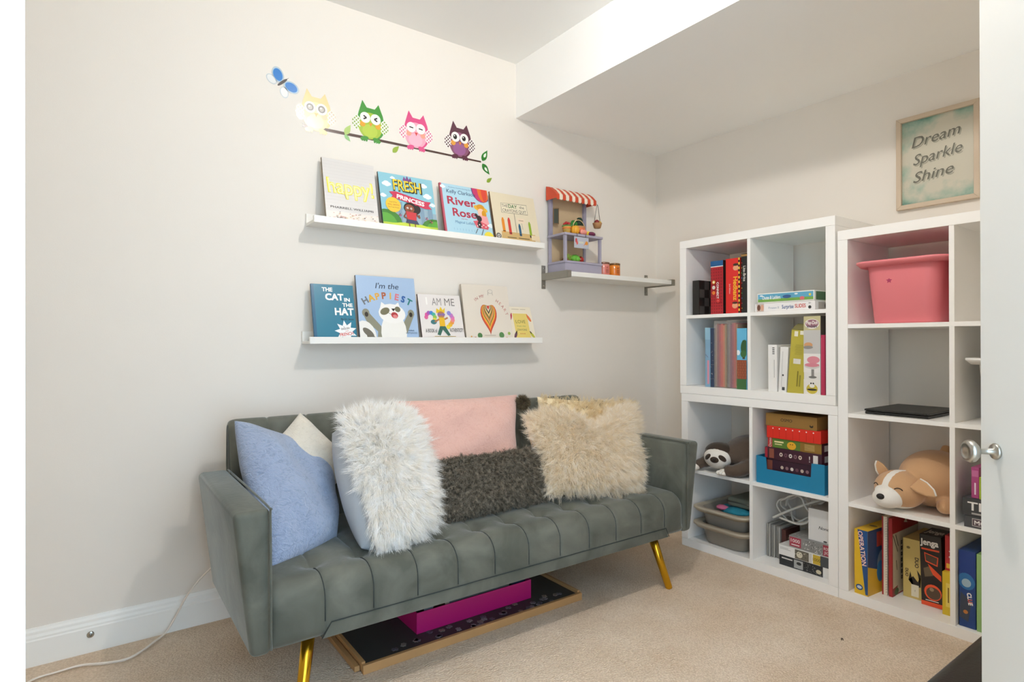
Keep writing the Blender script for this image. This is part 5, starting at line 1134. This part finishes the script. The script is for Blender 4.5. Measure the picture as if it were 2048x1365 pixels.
# toy market stall
ST = mat('#a7a2b2', .5, .4, var=.04); ST2 = mat('#9894a6', .5, .4); BEI = mat('#c9b08c', .7, var=.05); RED = mat('#cc4a2a', .6); CRE = mat('#f0e3d0', .6)
sx0, sx1, sy0, sy1, sz = -.862, -.607, -.015, -.150, 1.3765
ms = thing('toy_market_stall', 'lavender toy market stall with red striped awning on the bracket shelf', 'toy', ((sx0 + sx1) / 2, -.08, sz))
raw('base_panel', *merge([boxd(WF, sx0, sx1, sy1, sy0, sz, sz + .052), boxd(WF, sx0 - .004, sx1 + .004, sy1 - .004, sy0, sz + .052, sz + .062)]), ST, ms)
for x in (sx0, sx1 - .014):
    for y in (sy1, sy0 - .014):
        box('post', x, x + .014, y, y + .014, sz + .062, sz + .192, ST, ms, .001)
box('counter', sx0 - .005, sx1 + .005, sy1 - .006, sy0, sz + .192, sz + .204, ST, ms, .0015)
box('display_floor', sx0 + .014, sx1 - .014, sy1 + .014, sy0, sz + .062, sz + .066, mat('#8a6a4c', .7, var=.2), ms)
box('back_panel', sx0 + .012, sx1 - .012, sy0 - .004, sy0, sz + .066, sz + .41, BEI, ms)
box('back_post', sx0, sx0 + .018, sy0 - .018, sy0, sz + .204, sz + .41, ST2, ms, .001)
box('back_post', sx1 - .018, sx1, sy0 - .018, sy0, sz + .204, sz + .41, ST2, ms, .001)
nst = 13; ax0, ax1 = sx0 - .012, sx1 + .014
for k in range(nst):
    a, b = ax0 + (ax1 - ax0) * k / nst, ax0 + (ax1 - ax0) * (k + 1) / nst
    m_ = RED if k % 2 == 0 else CRE; V = []; Fc = []
    pr_ = [(sy0, sz + .462), (sy0 - .025, sz + .455), (sy0 - .055, sz + .435), (sy0 - .082, sz + .408)]
    for y, z in pr_: V += [(a, y, z), (b, y, z)]
    for q in range(3): Fc.append((2 * q, 2 * q + 1, 2 * q + 3, 2 * q + 2))
    k0 = len(V); n_ = 7
    V += [(a, sy0 - .082, sz + .408), (b, sy0 - .082, sz + .408)] + [((a + b) / 2 + (b - a) / 2 * math.cos(math.pi * i / (n_ - 1)), sy0 - .083, sz + .390 - .009 * math.sin(math.pi * i / (n_ - 1))) for i in range(n_)]
    Fc.append(tuple(range(k0, len(V))))
    k1 = len(V); V += [(x, y + .0015, z - .0015) for x, y, z in V]; Fc += [tuple(reversed([i + k1 for i in f])) for f in Fc]
    raw('awning_stripe', V, Fc, m_, ms)
for x in (ax0, ax1):
    raw('awning_end', *prism(Frame((x, 0, 0), (0, -1, 0), (0, 0, 1)), [(-sy0, sz + .462), (-sy0 + .025, sz + .455), (-sy0 + .055, sz + .435), (-sy0 + .082, sz + .408), (-sy0 + .082, sz + .388), (-sy0, sz + .388)], 0, .001), RED, ms)
f = Frame((sx0 + .030, sy1 - .008, sz + .118), (1, 0, 0), (0, 0, 1), (0, -1, 0))
sg = fbox('sign_board', f, .025, .125, .012, .070, -.002, 0, mat('#b9bcc6', .5), ms, .001)
p = Print(f.shift(.025, .012, 0), .10, .058); p.ell(.14, .65, .07, .12, '#c8484c').ell(.2, .45, .06, .1, '#d8605c').ell(.85, .5, .1, .1, '#e0962c').poly([(.62, .2), (.82, .45), (.78, .55)], '#df7a2c').rect(.3, .42, .65, .6, '#cfd2c2'); p.build('sign_print', sg)
for u in (.045, .105): raw('sign_hook', *tube([f(u, .07, 0), f(u, .082, 0), f(u, .09, -.004)], .0012, 6), mat('#4a4648', .4, metal=1), sg, True)
sl = fbox('slate', Frame((sx0 + .016, sy0 - .022, sz + .265), (1, -.5, 0), (0, 0, 1)), 0, .032, 0, .085, -.003, 0, mat('#7a5a34', .6), ms, .001)
fbox('slate_face', Frame((sx0 + .016, sy0 - .022, sz + .265), (1, -.5, 0), (0, 0, 1)), .004, .028, .005, .080, 0, .0008, mat('#2f3626', .6), sl)
# produce: each a toy of its own
GV = 'toy produce on the market stall'; zc = sz + .2045
def fruit(name, label, parts, cat='toy food', base=None):
    c = base; t = thing(name, label, cat, c, GV)
    for nm, (V, Fc), m_ in parts: raw(nm, V, Fc, m_, t, True)
    return t
def basket(x, y, z, r0, r1, h, col): return lathe([(.0001, 0), (r0, 0), (r1, h), (r1 + .0015, h + .001), (r1 - .002, h - .001), (r0 - .001, .003), (.0001, .003)], 16, Frame((x, y, z), (1, 0, 0), (0, 0, 1), (0, 1, 0)))
bx, by = sx0 + .052, sy1 + .045
fruit('fruit_basket', 'small yellow toy basket heaped with red berries on the stall counter', [('basket', basket(bx, by, zc, .018, .024, .045, 0), mat('#e0b860', .5)), ('band', lathe([(.0218, .027), (.0226, .027), (.0232, .033), (.0222, .033)], 16, Frame((bx, by, zc), (1, 0, 0), (0, 0, 1), (0, 1, 0))), mat('#df7a34', .5)), ('leaf_trim', lathe([(.0245, .040), (.0262, .041), (.0262, .046), (.0245, .046)], 16, Frame((bx, by, zc), (1, 0, 0), (0, 0, 1), (0, 1, 0))), mat('#5f8f4a', .6))] + [('berry', ellipsoid((bx + .012 * math.cos(k * 1.26), by + .012 * math.sin(k * 1.26), zc + .052 + .004 * (k % 2)), (.0085, .0085, .009), 10, 7), mat('#b3242a', .4)) for k in range(6)], base=(bx, by, zc))
fruit('toy_pumpkin', 'round yellow-orange toy squash on the stall counter', [('rind', merge([ellipsoid((sx0 + .088 + .010 * math.cos(k * 1.047), sy1 + .022 + .010 * math.sin(k * 1.047), zc + .0225), (.014, .014, .0225), 12, 8) for k in range(6)]), mat('#e5a32c', .35)), ('stem', tube([(sx0 + .088, sy1 + .022, zc + .042), (sx0 + .09, sy1 + .02, zc + .050)], .003, 6), mat('#6f7a3a', .6))], base=(sx0 + .088, sy1 + .022, zc))
ob = (sx0 + .137, sy1 + .058)
fruit('vegetable_basket', 'tan toy basket with handle and broccoli heads on the stall counter', [('basket', basket(ob[0], ob[1], zc, .034, .042, .048, 0), mat('#d3a672', .6)), ('label_front', lathe([(.0362, .012), (.0372, .012), (.0415, .040), (.0402, .040)], 16, Frame((ob[0], ob[1], zc), (1, 0, 0), (0, 0, 1), (0, 1, 0))), mat('#df7a4a', .5)), ('handle', tube([(ob[0] + .04 * math.cos(a), ob[1] - .01, zc + .045 + .04 * math.sin(a)) for a in [math.pi * k / 12 for k in range(13)]], .0022, 6), mat('#e3c79a', .5))] + [('floret', ellipsoid((ob[0] + dx, ob[1] + .004, zc + .056 + dz), (.016, .014, .015), 12, 8, noise=.12), mat('#2f7a2c', .7)) for dx, dz in ((-.032, .0), (-.014, .006), (-.024, .012))] + [('floret', ellipsoid((ob[0] + dx, ob[1] + .01, zc + .066 + dz), (.019, .017, .018), 12, 8, noise=.12), mat('#1f3a26', .7)) for dx, dz in ((.018, .006), (.032, .0), (.024, .020))], base=(*ob, zc))
fruit('toy_lemon', 'small yellow toy lemon beside the tan basket', [('rind', ellipsoid((sx0 + .178, sy1 + .020, zc + .013), (.014, .0115, .0125), 12, 8), mat('#e8c62c', .4)), ('tip', ellipsoid((sx0 + .192, sy1 + .020, zc + .013), (.004, .003, .003), 8, 6), mat('#d8b42a', .4))], base=(sx0 + .178, sy1 + .02, zc))
fruit('toy_peach', 'two-lobed pink toy peach in front of the tan basket', [('lobe', ellipsoid((sx0 + .124, sy1 + .008, zc + .014), (.014, .013, .014), 12, 8), mat('#e6988a', .5)), ('lobe', ellipsoid((sx0 + .142, sy1 + .010, zc + .014), (.014, .013, .014), 12, 8), mat('#e88f82', .5))], base=(sx0 + .132, sy1 + .008, zc))
fruit('toy_aubergine', 'dark purple toy aubergine lying on the counter corner', [('skin', ellipsoid((sx0 + .196, sy1 + .012, zc + .0115), (.026, .011, .0115), 14, 8), mat('#6b1f45', .25)), ('cap', ellipsoid((sx0 + .218, sy1 + .012, zc + .013), (.008, .007, .008), 10, 6), mat('#c9c6c0', .3, metal=.5))], base=(sx0 + .196, sy1 + .012, zc))
fruit('toy_scale_bell', 'tiny silver toy counter bell beside the aubergine', [('dome', lathe([(.0001, .016), (.006, .015), (.012, .010), (.014, .002), (.014, 0), (.0001, 0)], 14, Frame((sx0 + .215, sy1 + .045, zc), (1, 0, 0), (0, 0, 1), (0, 1, 0))), mat('#c8c6c0', .25, metal=1)), ('button', ellipsoid((sx0 + .215, sy1 + .045, zc + .020), (.003, .003, .004), 8, 6), mat('#8a8680', .3, metal=1))], cat='toy', base=(sx0 + .215, sy1 + .045, zc))
zd = sz + .0665
fruit('toy_lettuce', 'bright green toy lettuce inside the glassless display', [('heart', ellipsoid((sx0 + .115, sy1 + .055, zd + .020), (.026, .022, .019), 14, 9, noise=.1), mat('#5fae36', .6))] + [('outer_leaf', ellipsoid((sx0 + .115 + .018 * math.cos(k * 1.26), sy1 + .055 + .014 * math.sin(k * 1.26), zd + .016), (.016, .014, .015), 12, 8, noise=.16), mat('#74c044', .6)) for k in range(5)], base=(sx0 + .115, sy1 + .055, zd))
fruit('toy_tomato', 'red toy tomato beside the lettuce in the display', [('skin', ellipsoid((sx0 + .165, sy1 + .065, zd + .018), (.018, .018, .017), 14, 9), mat('#b82a22', .3)), ('calyx', ellipsoid((sx0 + .165, sy1 + .065, zd + .035), (.008, .008, .002), 8, 6, noise=.3), mat('#4a7a34', .6))], base=(sx0 + .165, sy1 + .065, zd))
fruit('toy_leek', 'small bundle of green toy stalks in the display', [('stalk', tube([(sx0 + .062 + k * .006, sy1 + .05, zd + .006), (sx0 + .058 + k * .010, sy1 + .05, zd + .030), (sx0 + .050 + k * .014, sy1 + .05, zd + .042 - .003 * k)], .003, 6), mat('#8aa83a', .6)) for k in range(4)], base=(sx0 + .066, sy1 + .05, zd))
fruit('toy_potato', 'brown toy potatoes heaped in the corner of the display', [('potato', ellipsoid((sx0 + .035 + .016 * (k % 2), sy1 + .045 + .02 * (k // 2), zd + .008), (.012, .009, .008), 10, 7), mat('#8a6b46', .8, var=.15)) for k in range(4)], base=(sx0 + .043, sy1 + .055, zd))
hb = (sx1 + .020, -.098, sz + .262)
fruit('hanging_scale', 'tiny hanging scale basket with striped fruit beside the awning', [('basket', lathe([(.0001, 0), (.018, 0), (.026, .026), (.0262, .027), (.024, .026), (.017, .002), (.0001, .002)], 14, Frame(hb, (1, 0, 0), (0, 0, 1), (0, 1, 0))), mat('#b98a5c', .5)), ('cord', tube([(hb[0] - .024, hb[1], hb[2] + .026), (hb[0] - .004, hb[1], hb[2] + .12), (hb[0], hb[1], hb[2] + .128)], .0014, 6), mat('#3a3634', .6)), ('cord', tube([(hb[0] + .022, hb[1], hb[2] + .026), (hb[0] + .004, hb[1], hb[2] + .12), (hb[0], hb[1], hb[2] + .128)], .0014, 6), mat('#3a3634', .6)), ('fruit', ellipsoid((hb[0] - .007, hb[1] - .004, hb[2] + .030), (.014, .014, .015), 12, 8), mat('#8a2424', .4)), ('fruit', ellipsoid((hb[0] + .012, hb[1] - .004, hb[2] + .028), (.011, .011, .012), 12, 8), mat('#c8a83a', .4))], cat='toy', base=hb)
# candle jars
for x, lab, c, lid, lab2 in ((-.562, 'small pink glass candle jar with a brown lid', '#e08f80', '#8a6350', '#d9796c'), (-.482, 'small orange glass candle jar with a brown lid', '#e58a2c', '#7d5a34', '#d9761f')):
    jt = thing('candle_jar', lab + ' on the bracket shelf', 'candle', (x, -.12, sz), 'candle jars'); jf = Frame((x, -.12, sz), (1, 0, 0), (0, 0, 1), (0, 1, 0))
    raw('jar', *lathe([(.0001, 0), (.029, 0), (.0315, .003), (.0315, .062), (.029, .066), (.0001, .066)], 28, jf), mat(c, .12, .6, coat=.5), jt, True)
    raw('lid', *lathe([(.0001, .066), (.032, .066), (.0325, .068), (.0325, .074), (.031, .0755), (.0001, .0755)], 28, jf), mat(lid, .35, metal=.4), jt, True)
    V = []; Fc = []; n_ = 9
    for k in range(n_):
        a = math.radians(-130 + 70 * k / (n_ - 1)); V += [(x + .0318 * math.cos(a), -.12 + .0318 * math.sin(a), sz + .010), (x + .0318 * math.cos(a), -.12 + .0318 * math.sin(a), sz + .056)]
    for k in range(n_ - 1): Fc.append((2 * k, 2 * k + 2, 2 * k + 3, 2 * k + 1))
    lb = raw('paper_label', V, Fc, mat(lab2, .5), jt, True)
    p = Print(Frame((x - .026, -.12 - .0325, sz + .008), (1, -.12, 0), (0, 0, 1)), .04, .05, lift=.0025); p.rect(.28, .72, .54, .78, '#6b3a28')
    for k in range(4): p.rect(.2, .2 + k * .1, .62, .24 + k * .1, '#8a4a34')
    p.build('label_print', lb)

# ------------------------------------------------------------------ under the sofa
WD = mat('#b98d5c', .55, .4, var=.12, vscale=12); SL = mat('#3a3836', .5, .4, var=.15, vscale=8)
pb = thing('puzzle_board', 'dark puzzle board with a light wooden rim lying under the sofa', 'board', (-1.68, -.4, 0))
bx0, bx1, by0, by1 = -2.132, -1.228, -.672, -.16
raw('board_panel', *boxd(WF, bx0 + .008, bx1 - .008, by0 + .012, by1 - .008, .004, .0215), SL, pb)
box('rim', bx0, bx1, by0, by0 + .013, .0, .028, WD, pb, .0012)
box('rim', bx0, bx1, by1 - .013, by1, .0, .028, WD, pb, .0012)
box('rim', bx0, bx0 + .012, by0 + .0135, by1 - .0135, .004, .034, WD, pb, .0012)
box('rim', bx1 - .012, bx1, by0 + .0135, by1 - .0135, .004, .034, WD, pb, .0012)
box('drawer_edge', bx0 - .018, bx0 - .002, by0 + .025, by1, .003, .020, WD, pb, .0012)
box('runner', bx0 - .002, bx0, by0 + .03, by1, .003, .015, mat('#6b4a30', .7), pb)
PP = [mat(c, .6) for c in ('#6d6468', '#857a7c', '#59505a', '#7b6f66')]
def jig(s_):
    pts = []
    for k in range(4):
        a = k * math.pi / 2; c_, q_ = math.cos(a), math.sin(a); e = [(.5, -.5), (.5, -.12), (.62 if k % 2 else .38, -.16), (.68 if k % 2 else .32, 0), (.62 if k % 2 else .38, .16), (.5, .12)]
        pts += [((u * c_ - v * q_) * s_, (u * q_ + v * c_) * s_) for u, v in e]
    return pts
for k in range(36):
    q = R.random(); x = bx0 + .12 + .72 * q; y = by0 + .02 + abs(R.gauss(0, .035)) + (.015 if q < .4 else 0)
    if y > -.585: y = -.60 - R.uniform(0, .05)
    a = R.uniform(0, 6.28); t = thing('puzzle_piece', 'small grey-mauve jigsaw piece lying loose on the dark board', 'puzzle piece', (x, y, .0215), 'loose jigsaw pieces on the board')
    f = Frame((x, y, .0216), (math.cos(a), math.sin(a), 0), (-math.sin(a), math.cos(a), 0), (0, 0, 1))
    raw('piece_card', *prism(f, jig(.017), 0, .002), PP[k % 4], t)
PKM = mat('#b8146c', .4, var=.03)
kb = thing('pink_box', 'open magenta cardboard box tray on the puzzle board under the sofa', 'box', (-1.65, -.45, .0216))
kx0, kx1, ky0, ky1, kz, kh = -1.905, -1.412, -.580, -.24, .0225, .072
raw('wall_panel', *boxd(WF, kx0, kx1, ky0, ky0 + .003, kz, kz + kh), PKM, kb); raw('wall_panel', *boxd(WF, kx0, kx1, ky1 - .003, ky1, kz, kz + kh), PKM, kb)
raw('wall_panel', *boxd(WF, kx0, kx0 + .003, ky0 + .003, ky1 - .003, kz, kz + kh), PKM, kb); raw('wall_panel', *boxd(WF, kx1 - .003, kx1, ky0 + .003, ky1 - .003, kz, kz + kh), PKM, kb)
raw('bottom_panel', *boxd(WF, kx0 + .003, kx1 - .003, ky0 + .003, ky1 - .003, kz, kz + .003), PKM, kb)
def slab(name, label, x0, x1, y0, y1, z0, z1, col, group='cards inside the magenta box'):
    t = thing(name, label, 'box', ((x0 + x1) / 2, (y0 + y1) / 2, z0), group)
    box('carton', x0, x1, y0, y1, z0, z1, mat(col, .5, var=.05), t, .0015)
    return t
t = slab('photo_box', 'grey box lid with a brown animal photo inside the magenta box', -1.865, -1.50, -.555, -.30, kz + .004, kz + .082, '#7d8790')
p = Print(Frame((-1.865, -.555, kz + .004), (1, 0, 0), (0, 0, 1), (0, -1, 0)), .365, .078); p.rect(0, 0, .28, 1, '#a4b0ba').ell(.14, .5, .05, .1, '#5a3020').ell(.22, .62, .06, .08, '#e0d6c8').ell(.17, .75, .06, .05, '#3c241a').rect(.3, .3, 1, 1, '#8c9196'); p.build('front_print', t)
tq = Print(Frame((-1.865, -.555, kz + .082), (1, 0, 0), (0, 1, 0), (0, 0, 1)), .365, .255); tq.rect(0, 0, .3, 1, '#a9b4bc').ell(.14, .15, .05, .06, '#5a3020').ell(.2, .2, .05, .04, '#e0d6c8').rect(.32, 0, 1, 1, '#7c838a'); tq.build('top_print', t)
t = slab('blue_box', 'narrow navy box at the far end of the magenta box', -1.495, -1.425, -.56, -.30, kz + .004, kz + .085, '#1f2f4c')
p = Print(Frame((-1.495, -.56, kz + .004), (1, 0, 0), (0, 0, 1), (0, -1, 0)), .07, .08); p.rect(.1, .2, .9, .8, '#31486e'); p.build('front_print', t)

# ------------------------------------------------------------------ black leather ottoman by the door
OT = mat('#1d1c17', .32, .5, var=.15, vscale=6, bump=.15, bscale=180)
ot = thing('leather_ottoman', 'black leather ottoman cut off by the open door', 'ottoman', (-1.25, -2.17, 0))
raw('cushion', *bevel_data(*boxd(WF, -1.515, -.99, -2.42, -1.93, .255, .352), .028, 5), OT, ot, True)
raw('base_box', *bevel_data(*boxd(WF, -1.508, -.997, -2.413, -1.937, .045, .252), .012, 3), OT, ot, True)
raw('piping', *tube([(-1.51, -1.932, .256), (-.995, -1.932, .256)], .004, 8), OT, ot, True)
for x in (-1.48, -1.02):
    for y in (-2.38, -1.97): raw('foot', *lathe([(.0001, 0), (.018, 0), (.022, .045), (.0001, .045)], 12, Frame((x, y, 0), (1, 0, 0), (0, 0, 1), (0, 1, 0))), mat('#15120f', .5), ot, True)
# stray lint on the carpet
LT = mat('#4a3a2c', .9)
for k, (x, y) in enumerate(((-.72, -1.43), (-.90, -1.66), (-.98, -1.74), (-.99, -1.77))):
    t = thing('carpet_lint', ['dark speck of lint on the carpet near the shelf corner', 'dark speck of lint on the open carpet', 'tiny dark speck of lint near the ottoman', 'dark speck of lint closest to the ottoman'][k], 'lint', (x, y, 0), 'lint on the carpet')
    raw('fibre', *tube([(x - .007, y, .003), (x, y + .004, .005), (x + .006, y + .002, .003)], .0018, 5), LT, t, True)
    raw('fibre', *tube([(x - .003, y - .004, .003), (x + .002, y + .001, .005), (x + .004, y + .006, .003)], .0015, 5), LT, t, True)
